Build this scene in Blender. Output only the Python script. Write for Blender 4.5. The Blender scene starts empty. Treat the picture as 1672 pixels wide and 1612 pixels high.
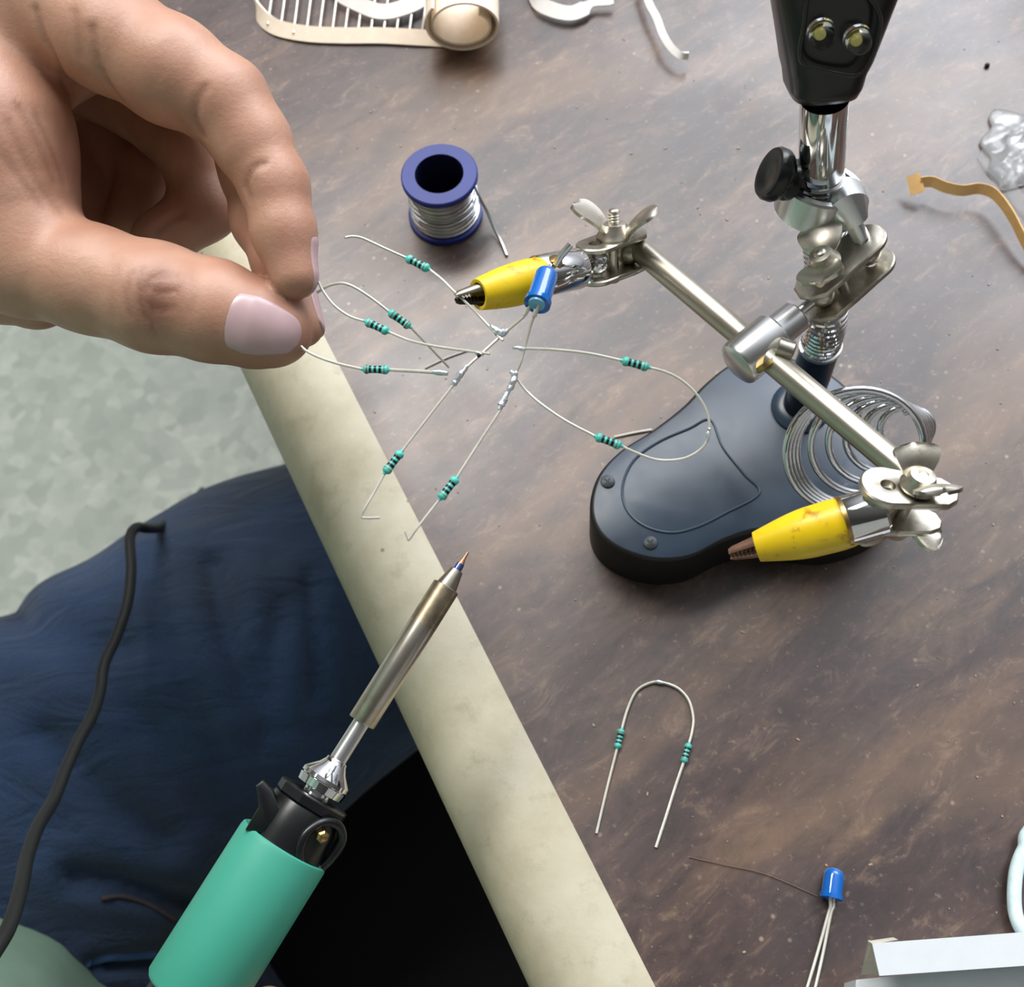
import bpy, bmesh, math, random
import numpy as np
from mathutils import Vector
random.seed(4); np.random.seed(4)
scene = bpy.context.scene
MM = 0.001; TZ = 0.75            # millimetres on the table top (z = 0 there) -> metres, table top 0.75 m above the floor

# ---------------------------------------------------------------- camera
FP = 2000.0; TH = math.radians(65); RO = math.radians(7); CH = 317.0
cF = np.array([0, math.cos(TH), -math.sin(TH)]); r0 = np.array([1.0, 0, 0]); u0 = np.array([0, math.sin(TH), math.cos(TH)])
_c, _s = math.cos(RO), math.sin(RO)
cR = _c*r0-_s*u0; cU = _s*r0+_c*u0; cC = np.array([0, 0, CH])
cam_data = bpy.data.cameras.new('camera'); cam = bpy.data.objects.new('camera', cam_data)
scene.collection.objects.link(cam); scene.camera = cam
from mathutils import Matrix
m = Matrix(((cR[0], cU[0], -cF[0], 0), (cR[1], cU[1], -cF[1], 0), (cR[2], cU[2], -cF[2], CH*MM+TZ), (0, 0, 0, 1)))
cam.matrix_world = m
cam_data.sensor_width = 36; cam_data.lens = 36*FP/1672; cam_data.clip_start = 0.01; cam_data.clip_end = 50
cam_data.dof.use_dof = True; cam_data.dof.focus_distance = 0.272; cam_data.dof.aperture_fstop = 30
scene.view_settings.view_transform = 'Standard'; scene.view_settings.look = 'None'
scene.view_settings.gamma = 1; scene.view_settings.use_curve_mapping = False; scene.view_settings.exposure = 0.0

# ---------------------------------------------------------------- world and room lights
w = bpy.data.worlds.new('room'); scene.world = w; w.use_nodes = True
nt = w.node_tree; nt.nodes.clear()
wo = nt.nodes.new('ShaderNodeOutputWorld'); bg = nt.nodes.new('ShaderNodeBackground'); tc = nt.nodes.new('ShaderNodeTexCoord')
dp = nt.nodes.new('ShaderNodeVectorMath'); dp.operation = 'DOT_PRODUCT'; dp.inputs[1].default_value = Vector((0.46, 0.62, 0.64)).normalized()
nt.links.new(tc.outputs['Generated'], dp.inputs[0])
cr = nt.nodes.new('ShaderNodeValToRGB'); nt.links.new(dp.outputs['Value'], cr.inputs[0])
e = cr.color_ramp.elements; e[0].position = 0.0; e[0].color = (0.045, 0.042, 0.04, 1); e[1].position = 1.0; e[1].color = (2.6, 2.7, 2.95, 1)
k = e.new(0.55); k.color = (0.14, 0.137, 0.13, 1); k = e.new(0.8); k.color = (0.8, 0.82, 0.86, 1)
nt.links.new(cr.outputs[0], bg.inputs['Color']); nt.links.new(bg.outputs[0], wo.inputs[0]); bg.inputs['Strength'].default_value = 1.0

def area(name, loc, target, sx, sy, power, col):
    l = bpy.data.lights.new(name, 'AREA'); l.shape = 'RECTANGLE'; l.size = sx; l.size_y = sy; l.energy = power; l.color = col
    o = bpy.data.objects.new(name, l); scene.collection.objects.link(o); o.location = loc
    o.rotation_euler = (Vector(target)-Vector(loc)).to_track_quat('-Z', 'Y').to_euler(); return o
area('ceiling_tube_light', (-0.45, 1.15, 2.6), (0, 0.15, 0.75), 1.2, 0.45, 40, (1.0, 0.98, 0.95))
area('window_daylight', (1.35, 2.15, 2.75), (0, 0.15, 0.75), 1.9, 1.6, 76, (0.9, 0.95, 1.0))

# ---------------------------------------------------------------- helpers
def P(x, y, d): return cC+d*(cF+(x-836)/FP*cR-(y-806)/FP*cU)
def Z(x, y, z=0.0):
    d = cF+(x-836)/FP*cR-(y-806)/FP*cU; return cC+d*((z-CH)/d[2])
def V(r, u, t): v = r*cR+u*cU-t*cF; return v/np.linalg.norm(v)
def proj(p):
    v = p-cC; d = v@cF; return 836+FP*(v@cR)/d, 806-FP*(v@cU)/d
def nrm(v): v = np.asarray(v, float); return v/(np.linalg.norm(v)+1e-12)
def lin(c): return tuple(((x/255.0)/12.92 if x <= 10 else (((x/255.0)+0.055)/1.055)**2.4) for x in c)+(1.0,)
ORIG = {}
def setp(o, label=None, cat=None, group=None, kind=None):
    if label: o['label'] = label
    if cat: o['category'] = cat
    if group: o['group'] = group
    if kind: o['kind'] = kind
    return o
def thing(name, at, label, cat, group=None):
    o = bpy.data.objects.new(name, None); scene.collection.objects.link(o); o.empty_display_size = 0.01
    o.location = (at[0]*MM, at[1]*MM, at[2]*MM+TZ); ORIG[o] = np.asarray(at, float)
    return setp(o, label, cat, group)
def cat_spline(pts, n=8, closed=False):
    pts = [np.asarray(p, float) for p in pts]; N = len(pts); out = []
    rng = range(N if closed else N-1)
    for i in rng:
        g = (lambda j: pts[j % N]) if closed else (lambda j: pts[min(max(j, 0), N-1)])
        a, b, c, d = g(i-1), g(i), g(i+1), g(i+2)
        for k in range(n):
            t = k/n
            out.append(0.5*((2*b)+(c-a)*t+(2*a-5*b+4*c-d)*t*t+(3*b-a-3*c+d)*t**3))
    if not closed: out.append(pts[-1])
    return out

class MB:
    def __init__(s): s.v = []; s.f = []; s.m = []
    def add(s, vs, fs, mi=0):
        o = len(s.v); s.v += [tuple(map(float, v)) for v in vs]
        for i, f in enumerate(fs): s.f.append(tuple(o+j for j in f)); s.m.append(mi[i] if isinstance(mi, list) else mi)
        return s
    def sweep(s, path, rad, seg=12, cap=True, mi=0, closed=False, flat=1.0, up=None):
        path = [np.asarray(p, float) for p in path]; n = len(path)
        rad = [rad]*n if np.isscalar(rad) else list(rad)
        vs = []; T = []
        for i in range(n):
            a = path[(i-1) % n] if (closed or i > 0) else path[0]; b = path[(i+1) % n] if (closed or i < n-1) else path[-1]
            T.append(nrm(b-a))
        ref = up if up is not None else (np.array([0, 0, 1.0]) if abs(T[0][2]) < 0.9 else np.array([1.0, 0, 0]))
        x = nrm(ref-T[0]*(ref@T[0]))
        for i in range(n):
            x = nrm(x-T[i]*(x@T[i])); y = np.cross(T[i], x)
            for j in range(seg):
                a = 2*math.pi*j/seg; vs.append(path[i]+rad[i]*(math.cos(a)*x*flat+math.sin(a)*y))
        fs = []
        for i in range(n if closed else n-1):
            for j in range(seg):
                a = i*seg+j; b = i*seg+(j+1) % seg; i2 = ((i+1) % n)*seg
                fs.append((a, b, i2+(j+1) % seg, i2+j))
        if cap and not closed: fs.append(tuple(reversed(range(seg)))); fs.append(tuple(range((n-1)*seg, n*seg)))
        return s.add(vs, fs, mi)
    def lathe(s, o, d, prof, seg=28, mis=None, caps=(True, True), flat=1.0, ref=None):
        o = np.asarray(o, float); d = nrm(d)
        if ref is None: ref = np.array([0, 0, 1.0]) if abs(d[2]) < 0.9 else np.array([1.0, 0, 0])
        x = nrm(ref-d*(ref@d)); y = np.cross(d, x)
        vs = [o+d*a+r*(math.cos(2*math.pi*j/seg)*x*flat+math.sin(2*math.pi*j/seg)*y) for a, r in prof for j in range(seg)]
        fs = []; mm = []
        for i in range(len(prof)-1):
            for j in range(seg):
                fs.append((i*seg+j, i*seg+(j+1) % seg, (i+1)*seg+(j+1) % seg, (i+1)*seg+j)); mm.append(mis[i] if mis else 0)
        if caps[0]: fs.append(tuple(reversed(range(seg)))); mm.append(mis[0] if mis else 0)
        if caps[1]: fs.append(tuple(range((len(prof)-1)*seg, len(prof)*seg))); mm.append(mis[-1] if mis else 0)
        return s.add(vs, fs, mm)
    def ball(s, c, r, seg=20, rings=12, mi=0):
        pr = [(-r*math.cos(math.pi*i/rings), max(r*math.sin(math.pi*i/rings), r*0.01)) for i in range(rings+1)]
        return s.lathe(c, (0, 0, 1), pr, seg, [mi]*rings)
    def box(s, c, ax, ay, az, hx, hy, hz, mi=0):
        c = np.asarray(c, float); vs = [c+ax*hx*i+ay*hy*j+az*hz*k for i in (-1, 1) for j in (-1, 1) for k in (-1, 1)]
        return s.add(vs, [(0, 1, 3, 2), (4, 6, 7, 5), (0, 4, 5, 1), (2, 3, 7, 6), (0, 2, 6, 4), (1, 5, 7, 3)], mi)
    def prism(s, pts, d, mi=0, mi_top=None, bev=0.0):
        """pts: planar outline; extruded by vector d; the far end may be bevelled inward"""
        pts = [np.asarray(p, float) for p in pts]; n = len(pts); d = np.asarray(d, float)
        c = sum(pts)/n; L = np.linalg.norm(d); u = d/L
        vs = list(pts); rings = 1
        if bev > 0:
            for q, (a, b) in enumerate(((1-bev/L, 0), (1-bev*0.3/L, 0.3*bev), (1, bev))):
                for p in pts: vs.append(p+d*a-nrm(p-c)*b)
            rings = 3
        else: vs += [p+d for p in pts]
        fs = []
        for r in range(rings):
            for i in range(n): fs.append((r*n+i, r*n+(i+1) % n, (r+1)*n+(i+1) % n, (r+1)*n+i))
        mm = [mi]*len(fs)
        fs.append(tuple(reversed(range(n)))); mm.append(mi); fs.append(tuple(range(rings*n, (rings+1)*n))); mm.append(mi if mi_top is None else mi_top)
        return s.add(vs, fs, mm)
    def plate(s, c1, c2, n, r, th, hole=None, hr=1.5, seg=40, mi=0, r2=None):
        """stadium shaped plate through centres c1,c2 with a through hole"""
        c1 = np.asarray(c1, float); c2 = np.asarray(c2, float); n = nrm(n); d = c2-c1; d = d-n*(d@n); L = np.linalg.norm(d); ux = d/L; uy = np.cross(n, ux)
        r2 = r if r2 is None else r2; hole = c1 if hole is None else hole
        h = np.array([(hole-c1)@ux, (hole-c1)@uy])
        def dist(p):
            t = min(max(p[0]/L, 0), 1); return math.hypot(p[0]-t*L, p[1])-(r+(r2-r)*t)
        out = []
        for j in range(seg):
            a = 2*math.pi*j/seg; lo, hi = 0.0, L+3*r
            dirv = np.array([math.cos(a), math.sin(a)])
            for _ in range(30):
                mid = (lo+hi)/2
                if dist(h+dirv*mid) < 0: lo = mid
                else: hi = mid
            out.append(h+dirv*lo)
        inn = [h+hr*np.array([math.cos(2*math.pi*j/seg), math.sin(2*math.pi*j/seg)]) for j in range(seg)]
        W = lambda p, z: c1+ux*p[0]+uy*p[1]+n*z
        b = th*0.22
        sh = lambda p: h+(p-h)*(1-b/np.linalg.norm(p-h))
        rings = [[W(p, -th/2) for p in inn], [W(sh(p), -th/2) for p in out], [W(p, -th/2+b) for p in out], [W(p, th/2-b) for p in out], [W(sh(p), th/2) for p in out], [W(p, th/2) for p in inn]]
        vs = [p for r_ in rings for p in r_]; fs = []
        for k in range(6):
            for j in range(seg): k2 = (k+1) % 6; fs.append((k*seg+j, k*seg+(j+1) % seg, k2*seg+(j+1) % seg, k2*seg+j))
        return s.add(vs, fs, mi)
    def ribbon(s, path, wdir, width, th, mi=0):
        """thin strip with real thickness; wdir one vector or one per point"""
        path = [np.asarray(p, float) for p in path]; n = len(path); vs = []
        for i in range(n):
            t = nrm(path[min(i+1, n-1)]-path[max(i-1, 0)]); wd = np.asarray(wdir[i] if isinstance(wdir, list) else wdir, float)
            wd = nrm(wd-t*(wd@t)); q = np.cross(t, wd); hw = (width[i] if isinstance(width, list) else width)/2
            vs += [path[i]+wd*hw+q*th/2, path[i]-wd*hw+q*th/2, path[i]-wd*hw-q*th/2, path[i]+wd*hw-q*th/2]
        fs = []
        for i in range(n-1):
            for j in range(4): fs.append((i*4+j, i*4+(j+1) % 4, i*4+4+(j+1) % 4, i*4+4+j))
        fs += [(3, 2, 1, 0), tuple(range(n*4-4, n*4))]
        return s.add(vs, fs, mi)
    def build(s, name, mats, parent=None, smooth=True, ang=38, at=None):
        if not isinstance(mats, (list, tuple)): mats = [mats]
        if parent is not None: O = ORIG[parent]
        else: O = np.asarray(at if at is not None else np.mean(np.array(s.v), axis=0), float)
        a = (np.array(s.v)-O)*MM
        me = bpy.data.meshes.new(name); me.from_pydata(a.tolist(), [], s.f); me.update()
        for mt in mats: me.materials.append(mt)
        me.polygons.foreach_set('material_index', s.m)
        if smooth:
            me.polygons.foreach_set('use_smooth', [True]*len(s.f))
            me.set_sharp_from_angle(angle=math.radians(ang))
        bm = bmesh.new(); bm.from_mesh(me); bmesh.ops.recalc_face_normals(bm, faces=bm.faces); bm.to_mesh(me); bm.free()
        o = bpy.data.objects.new(name, me); scene.collection.objects.link(o); ORIG[o] = O
        if parent is not None: o.parent = parent
        else: o.location = (O[0]*MM, O[1]*MM, O[2]*MM+TZ)
        return o

# ---------------------------------------------------------------- materials
class Mat:
    def __init__(s, name, col=(200, 200, 200), rough=0.5, metal=0.0, **kw):
        s.m = bpy.data.materials.new(name); s.m.use_nodes = True; s.t = s.m.node_tree; s.b = s.t.nodes['Principled BSDF']
        s.b.inputs['Base Color'].default_value = lin(col); s.b.inputs['Roughness'].default_value = rough; s.b.inputs['Metallic'].default_value = metal
        for k_, v_ in kw.items(): s.b.inputs[k_.replace('_', ' ')].default_value = v_
        s.co = s.t.nodes.new('ShaderNodeTexCoord').outputs['Object']
    def n(s, typ, **kw):
        nd = s.t.nodes.new(typ)
        for k_, v_ in kw.items():
            if k_.startswith('i_'): nd.inputs[k_[2:].replace('_', ' ')].default_value = v_
            else: setattr(nd, k_, v_)
        return nd
    def l(s, a, b): s.t.links.new(a, b)
    def mapping(s, rot=(0, 0, 0), scale=(1, 1, 1)):
        mp = s.n('ShaderNodeMapping'); mp.inputs['Rotation'].default_value = rot; mp.inputs['Scale'].default_value = scale; s.l(s.co, mp.inputs[0]); return mp.outputs[0]
    def noise(s, scale, detail=4, rough=0.55, vec=None, dist=0.0):
        nd = s.n('ShaderNodeTexNoise', i_Scale=scale, i_Detail=detail, i_Roughness=rough, i_Distortion=dist); s.l(vec if vec is not None else s.co, nd.inputs['Vector']); return nd.outputs['Fac']
    def ramp(s, fac, stops):
        r = s.n('ShaderNodeValToRGB'); s.l(fac, r.inputs[0]); el = r.color_ramp.elements
        while len(el) < len(stops): el.new(0.5)
        for q, (p, c) in enumerate(stops): el[q].position = p; el[q].color = c if len(c) == 4 else lin(c)
        return r.outputs[0]
    def mix(s, fac, a, b, mode='MIX'):
        mx = s.n('ShaderNodeMix', data_type='RGBA', blend_type=mode)
        for src, i in ((fac, 0), (a, 6), (b, 7)):
            if isinstance(src, (int, float)): mx.inputs[i].default_value = src
            elif isinstance(src, tuple): mx.inputs[i].default_value = src
            else: s.l(src, mx.inputs[i])
        return mx.outputs[2]
    def col(s, c): s.l(c, s.b.inputs['Base Color']); return s
    def rgh(s, c): s.l(c, s.b.inputs['Roughness']); return s
    def bump(s, h, strength=0.3, dist=0.001):
        b = s.n('ShaderNodeBump', i_Strength=strength, i_Distance=dist); s.l(h, b.inputs['Height']); s.l(b.outputs[0], s.b.inputs['Normal']); return s
g = lambda x: (x, x, x, 1)

def simple(name, col, rough=0.5, metal=0.0, var=0.12, scale=300, bumpd=0.0, **kw):
    M_ = Mat(name, col, rough, metal, **kw)
    nz = M_.noise(scale, 4); c = lin(col)
    M_.col(M_.mix(M_.ramp(nz, [(0.3, g(0)), (0.7, g(1))]), tuple(x*(1-var) for x in c[:3])+(1,), tuple(min(x*(1+var), 1) for x in c[:3])+(1,)))
    if bumpd: M_.bump(nz, 0.4, bumpd)
    return M_

gd = Z(900, 640)-Z(600, 850); ga = math.atan2(gd[1], gd[0])
W_ = Mat('dark_wood_laminate', (90, 75, 65), 0.3); W_.b.inputs['Specular IOR Level'].default_value = 0.62
v1 = W_.mapping((0, 0, -ga)); mp1 = W_.n('ShaderNodeMapping'); mp1.inputs['Scale'].default_value = (8, 24, 8); W_.l(v1, mp1.inputs[0])
mp2 = W_.n('ShaderNodeMapping'); mp2.inputs['Scale'].default_value = (20, 90, 20); W_.l(v1, mp2.inputs[0])
n1 = W_.noise(1.6, 5, 0.6, mp1.outputs[0], 0.8); n2 = W_.noise(1.5, 6, 0.65, mp2.outputs[0], 0.4); n3 = W_.noise(5, 3)
c1 = W_.ramp(n1, [(0.30, (44, 35, 33)), (0.45, (64, 51, 46)), (0.56, (84, 66, 56)), (0.72, (114, 90, 68))])
c2 = W_.mix(W_.ramp(n2, [(0.35, g(0.75)), (0.6, g(0))]), c1, lin((48, 37, 34)))
c3 = W_.mix(W_.ramp(n3, [(0.4, g(0)), (0.65, g(0.4))]), c2, lin((88, 66, 62)))
mp3 = W_.n('ShaderNodeMapping'); mp3.inputs['Scale'].default_value = (60, 120, 60); W_.l(v1, mp3.inputs[0])
n4 = W_.noise(1.2, 6, 0.75, mp3.outputs[0], 0.6); c3 = W_.mix(W_.ramp(n4, [(0.32, g(0.75)), (0.52, g(0))]), c3, lin((38, 31, 30)))
n6 = W_.noise(1.3, 3, 0.5, mp1.outputs[0], 0.5); c3 = W_.mix(W_.ramp(n6, [(0.5, g(0)), (0.7, g(0.4))]), c3, lin((128, 100, 74)))
c3 = W_.mix(W_.ramp(n6, [(0.28, g(0.5)), (0.42, g(0))]), c3, lin((44, 36, 37)))
c3 = W_.mix(W_.ramp(n4, [(0.55, g(0)), (0.78, g(0.7))]), c3, lin((142, 116, 94)))
n5 = W_.noise(420, 4, 0.7); c3 = W_.mix(W_.ramp(n5, [(0.60, g(0)), (0.76, g(0.55))]), c3, lin((158, 134, 110)))
vo = W_.n('ShaderNodeTexVoronoi', i_Scale=210.0, i_Randomness=1.0); W_.l(W_.co, vo.inputs['Vector'])
sp = W_.ramp(vo.outputs['Distance'], [(0.05, g(1)), (0.16, g(0))]); ns = W_.ramp(W_.noise(70, 2), [(0.56, g(0)), (0.68, g(0.85))])
spk = W_.mix(1.0, sp, ns, 'MULTIPLY')
W_.col(W_.mix(spk, c3, lin((150, 134, 112))))
W_.rgh(W_.ramp(W_.noise(18, 4), [(0.3, g(0.27)), (0.7, g(0.42))])); W_.bump(n2, 0.12, 0.0004); WOOD = W_.m

T_ = Mat('cream_painted_edging', (190, 186, 160), 0.5)
a1 = T_.noise(28, 6, 0.65); a2 = T_.noise(120, 5, 0.7)
tcol = T_.ramp(a1, [(0.3, (168, 158, 132)), (0.5, (186, 178, 154)), (0.7, (198, 192, 172))])
tcol = T_.mix(T_.ramp(a2, [(0.56, g(0)), (0.72, g(0.45))]), tcol, lin((142, 132, 108)))
vt = T_.n('ShaderNodeTexVoronoi', i_Scale=60.0); T_.l(T_.co, vt.inputs['Vector'])
tcol = T_.mix(T_.ramp(vt.outputs['Distance'], [(0.025, g(0.8)), (0.05, g(0))]), tcol, lin((110, 95, 80)))
T_.col(tcol); T_.bump(a2, 0.25, 0.0005); TRIM = T_.m

F_ = Mat('terrazzo_floor', (170, 175, 165), 0.3)
vf = F_.n('ShaderNodeTexVoronoi', i_Scale=75.0); F_.l(F_.co, vf.inputs['Vector'])
fc = F_.ramp(vf.outputs['Color'], [(0.2, (168, 176, 166)), (0.5, (188, 195, 184)), (0.85, (208, 213, 201))])
fc = F_.mix(F_.ramp(F_.noise(40, 6, 0.7), [(0.35, g(0.8)), (0.65, g(0))]), fc, lin((176, 183, 171)))
fc = F_.mix(F_.ramp(F_.noise(6, 3), [(0.4, g(0.3)), (0.65, g(0))]), fc, lin((130, 140, 130)))
F_.col(fc); FLOOR = F_.m

D_ = Mat('blue_denim', (30, 52, 84), 0.85)
dn = D_.noise(9, 4); dw = D_.noise(900, 2)
dc = D_.ramp(dn, [(0.3, (18, 34, 52)), (0.5, (25, 48, 77)), (0.72, (38, 68, 108))])
D_.col(D_.mix(D_.ramp(dw, [(0.4, g(0.25)), (0.6, g(0))]), dc, lin((14, 24, 46)))); D_.bump(D_.mix(0.12, D_.noise(22, 3, 0.5, D_.mapping((0, 0, .5), (1, 3, 1)), 1.0), dw), 0.7, 0.006)
D_.b.inputs['Sheen Weight'].default_value = 0.15; DENIM = D_.m
SHIRT = simple('sage_green_cotton', (112, 138, 120), 0.85, scale=40, var=0.1, bumpd=0.0015).m
BLACKCLOTH = simple('black_seat_fabric', (9, 9, 11), 0.9).m

S_ = Mat('skin', (190, 145, 120), 0.46)
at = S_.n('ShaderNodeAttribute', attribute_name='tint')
sn = S_.noise(120, 5, 0.6); sn2 = S_.noise(30, 3)
sc = S_.ramp(sn2, [(0.3, (170, 124, 102)), (0.5, (184, 139, 116)), (0.7, (196, 153, 130))])
sc = S_.mix(S_.ramp(sn, [(0.35, g(0.25)), (0.6, g(0))]), sc, lin((160, 108, 84)))
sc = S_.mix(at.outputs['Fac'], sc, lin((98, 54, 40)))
S_.col(sc); S_.b.inputs['Subsurface Weight'].default_value = 0.12; S_.b.inputs['Subsurface Radius'].default_value = (0.004, 0.0015, 0.0008); S_.b.inputs['Subsurface Scale'].default_value = 1.0
S_.bump(S_.noise(900, 4, 0.7), 0.25, 0.0005); SKIN = S_.m
NAIL = simple('fingernail', (186, 156, 158), 0.3, scale=150, var=0.06).m

NICKEL = Mat('worn_nickel', (186, 181, 168), 0.32, 1.0)
nn = NICKEL.noise(220, 5, 0.65); NICKEL.col(NICKEL.ramp(nn, [(0.25, (140, 128, 108)), (0.45, (190, 184, 170)), (0.7, (212, 207, 196))]))
NICKEL.rgh(NICKEL.ramp(nn, [(0.3, g(0.42)), (0.7, g(0.25))])); NICKEL = NICKEL.m
SATIN = simple('brushed_steel_rod', (178, 172, 158), 0.34, 1.0, var=0.08, scale=120).m
CHROME = Mat('polished_chrome', (218, 220, 222), 0.07, 1.0).m
ALU = simple('cast_aluminium', (222, 224, 224), 0.3, 1.0, var=0.05).m
BRASS = simple('brass', (168, 142, 92), 0.35, 1.0).m
B_ = Mat('black_painted_metal', (26, 38, 50), 0.34)
bn = B_.noise(60, 5, 0.6); B_.col(B_.mix(B_.ramp(B_.noise(150, 4, 0.7), [(0.70, g(0)), (0.78, g(0.55))]), B_.ramp(bn, [(0.3, (32, 46, 60)), (0.7, (44, 61, 78))]), lin((120, 120, 112))))
B_.rgh(B_.ramp(bn, [(0.3, g(0.3)), (0.7, g(0.45))])); BASE = B_.m
BLACK = simple('black_plastic', (14, 16, 18), 0.3).m
BLACKM = simple('matte_black_rubber', (10, 10, 11), 0.6).m
TUBEB = simple('black_coated_tube', (16, 20, 26), 0.2).m
Y_ = Mat('yellow_vinyl', (232, 200, 24), 0.38)
yn = Y_.noise(190, 5, 0.7); Y_.col(Y_.mix(Y_.ramp(yn, [(0.56, g(0)), (0.68, g(0.75))]), Y_.ramp(Y_.noise(60, 3), [(0.3, (224, 180, 10)), (0.7, (236, 206, 24))]), lin((150, 70, 20))))
Y_.b.inputs['Subsurface Weight'].default_value = 0.1; Y_.b.inputs['Subsurface Radius'].default_value = (0.002, 0.0015, 0.0003); YEL = Y_.m
TEAL = simple('teal_resistor_enamel', (84, 188, 176), 0.3, scale=600, var=0.15).m
BAND = simple('black_band', (8, 12, 14), 0.35).m
BROWN = simple('brown_band', (120, 84, 60), 0.35).m
TIN = simple('tinned_wire', (214, 210, 198), 0.35, 0.45, var=0.1).m
SOLDER = simple('solder', (214, 222, 228), 0.3, 0.7, var=0.15, scale=500, bumpd=0.0006).m
SPOOLW = simple('solder_wire', (198, 202, 204), 0.28, 1.0, var=0.1, scale=200).m
BLUEP = simple('blue_spool_plastic', (14, 36, 116), 0.5, scale=60).m
BORE = simple('deep_navy_plastic', (10, 14, 50), 0.5).m
LEDB = Mat('blue_led_epoxy', (8, 112, 204), 0.1, 0.0, Transmission_Weight=0.25, IOR=1.5, Coat_Weight=0.5)
LEDB.b.inputs['Subsurface Weight'].default_value = 0.3; LEDB.b.inputs['Subsurface Radius'].default_value = (0.0005, 0.001, 0.003); LEDB = LEDB.m
GREEN = simple('green_silicone', (62, 152, 130), 0.5, scale=40, var=0.06).m
COPPER = simple('tinned_copper_tip', (190, 140, 110), 0.35, 0.8).m
H_ = Mat('heat_stained_steel', (170, 160, 145), 0.3, 1.0)
hn = H_.noise(90, 5, 0.6); H_.col(H_.ramp(hn, [(0.3, (158, 142, 118)), (0.5, (196, 188, 174)), (0.75, (208, 203, 194))])); HEAT = H_.m
SMOKE = simple('smoke_darkened_steel', (168, 154, 130), 0.38, 1.0, var=0.4, scale=260).m
TEMPER = simple('blue_tempered_steel', (110, 125, 190), 0.25, 0.9).m
PAPER = simple('cream_paper_tape', (250, 234, 212), 0.7, var=0.05).m
PAPERW = simple('white_paper_tape', (250, 247, 242), 0.7, var=0.04).m
KRAFT = simple('kraft_tape', (212, 170, 108), 0.65, var=0.08).m
CARD = simple('white_card', (206, 211, 214), 0.55, var=0.02).m
CARDI = simple('grey_card_inside', (196, 190, 174), 0.7, var=0.05).m
WHITEC = simple('white_cable_plastic', (206, 228, 228), 0.4).m
CORD = simple('black_rubber_cord', (6, 7, 7), 0.6).m
RUST = simple('brown_coated_jaw', (122, 88, 72), 0.5, 0.3, var=0.25, scale=300).m
GLASS = Mat('clear_lens', (250, 250, 250), 0.03, 0.0, Transmission_Weight=1.0, IOR=1.32).m
PHOS = simple('yellow_phosphor', (236, 224, 130), 0.5).m
FILM = Mat('clear_plastic_film', (250, 252, 253), 0.1, 0.0, Transmission_Weight=0.86, IOR=1.3); FILM.b.inputs['Specular IOR Level'].default_value = 1.0; FILM = FILM.m
STITCH = simple('brown_stitching', (62, 52, 50), 0.8).m
HEMB = simple('faded_denim_edge', (56, 84, 124), 0.85, scale=200, bumpd=0.001).m
DARKMET = simple('dark_steel', (60, 56, 50), 0.4, 1.0).m

# ---------------------------------------------------------------- floor and table
fl = MB(); fl.add([(-3000, -3000, -750), (3000, -3000, -750), (3000, 3000, -750), (-3000, 3000, -750), (-3000, -3000, -800), (3000, -3000, -800), (3000, 3000, -800), (-3000, 3000, -800)],
       [(0, 1, 2, 3), (7, 6, 5, 4), (0, 4, 5, 1), (1, 5, 6, 2), (2, 6, 7, 3), (3, 7, 4, 0)])
setp(fl.build('floor', FLOOR, smooth=False, at=(0, 0, -750)), kind='structure')
for nm_, a_, b_ in (('wall_left', (-3000, -3000), (-2900, 3000)), ('wall_front', (-2900, -3000), (3000, -2900))):  # unseen room walls, added partly to darken ambient light from behind the camera
    wl_ = MB(); wl_.prism([(a_[0], a_[1], -750), (b_[0], a_[1], -750), (b_[0], b_[1], -750), (a_[0], b_[1], -750)], (0, 0, 2800)); setp(wl_.build(nm_, simple(nm_+'_paint', (170, 168, 160), .8, scale=8).m, smooth=False), kind='structure')
e0 = Z(545, 580)[:2]; e1 = Z(1070, 1612)[:2]; tu = (e1-e0)/np.linalg.norm(e1-e0); tn = np.array([-tu[1], tu[0]])
if tn[0] < 0: tn = -tn
E2 = lambda a, b, z: np.array([e0[0]+tu[0]*a+tn[0]*b, e0[1]+tu[1]*a+tn[1]*b, z])      # a along the edge, b into the table
table = thing('table', E2(-200, 350, -750), 'work table with dark wood grain top and cream rounded edging', 'table')
tb = MB(); tb.prism([E2(-900, 0, -26), E2(620, 0, -26), E2(620, 760, -26), E2(-900, 760, -26)], (0, 0, 26)); tb.build('tabletop', WOOD, table, smooth=False)
ed = MB(); prof = [(0, -25), (0, 0.5), (-3, 0.9), (-9, 0.9), (-14, 0.2), (-19, -1.6), (-23, -4.8), (-26, -9.5), (-27.2, -15), (-27.2, -30), (-25, -33), (0, -33)]
ns_ = 60; vs = []; fs = []
for i in range(ns_+1):
    a = -900+1520*i/ns_
    for b, z in prof: vs.append(E2(a, b, z))
q = len(prof)
for i in range(ns_):
    for j in range(q): fs.append((i*q+j, i*q+(j+1) % q, (i+1)*q+(j+1) % q, (i+1)*q+j))
fs += [tuple(range(q)), tuple(reversed(range(ns_*q, ns_*q+q)))]
ed.add(vs, fs); ed.build('edge_trim', TRIM, table)
for a in (-840, 560):
    for b in (60, 700):
        lg = MB(); lg.prism([E2(a-22, b-22, -750), E2(a+22, b-22, -750), E2(a+22, b+22, -750), E2(a-22, b+22, -750)], (0, 0, 724)); lg.build('leg', DARKMET, table, smooth=False)

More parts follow.
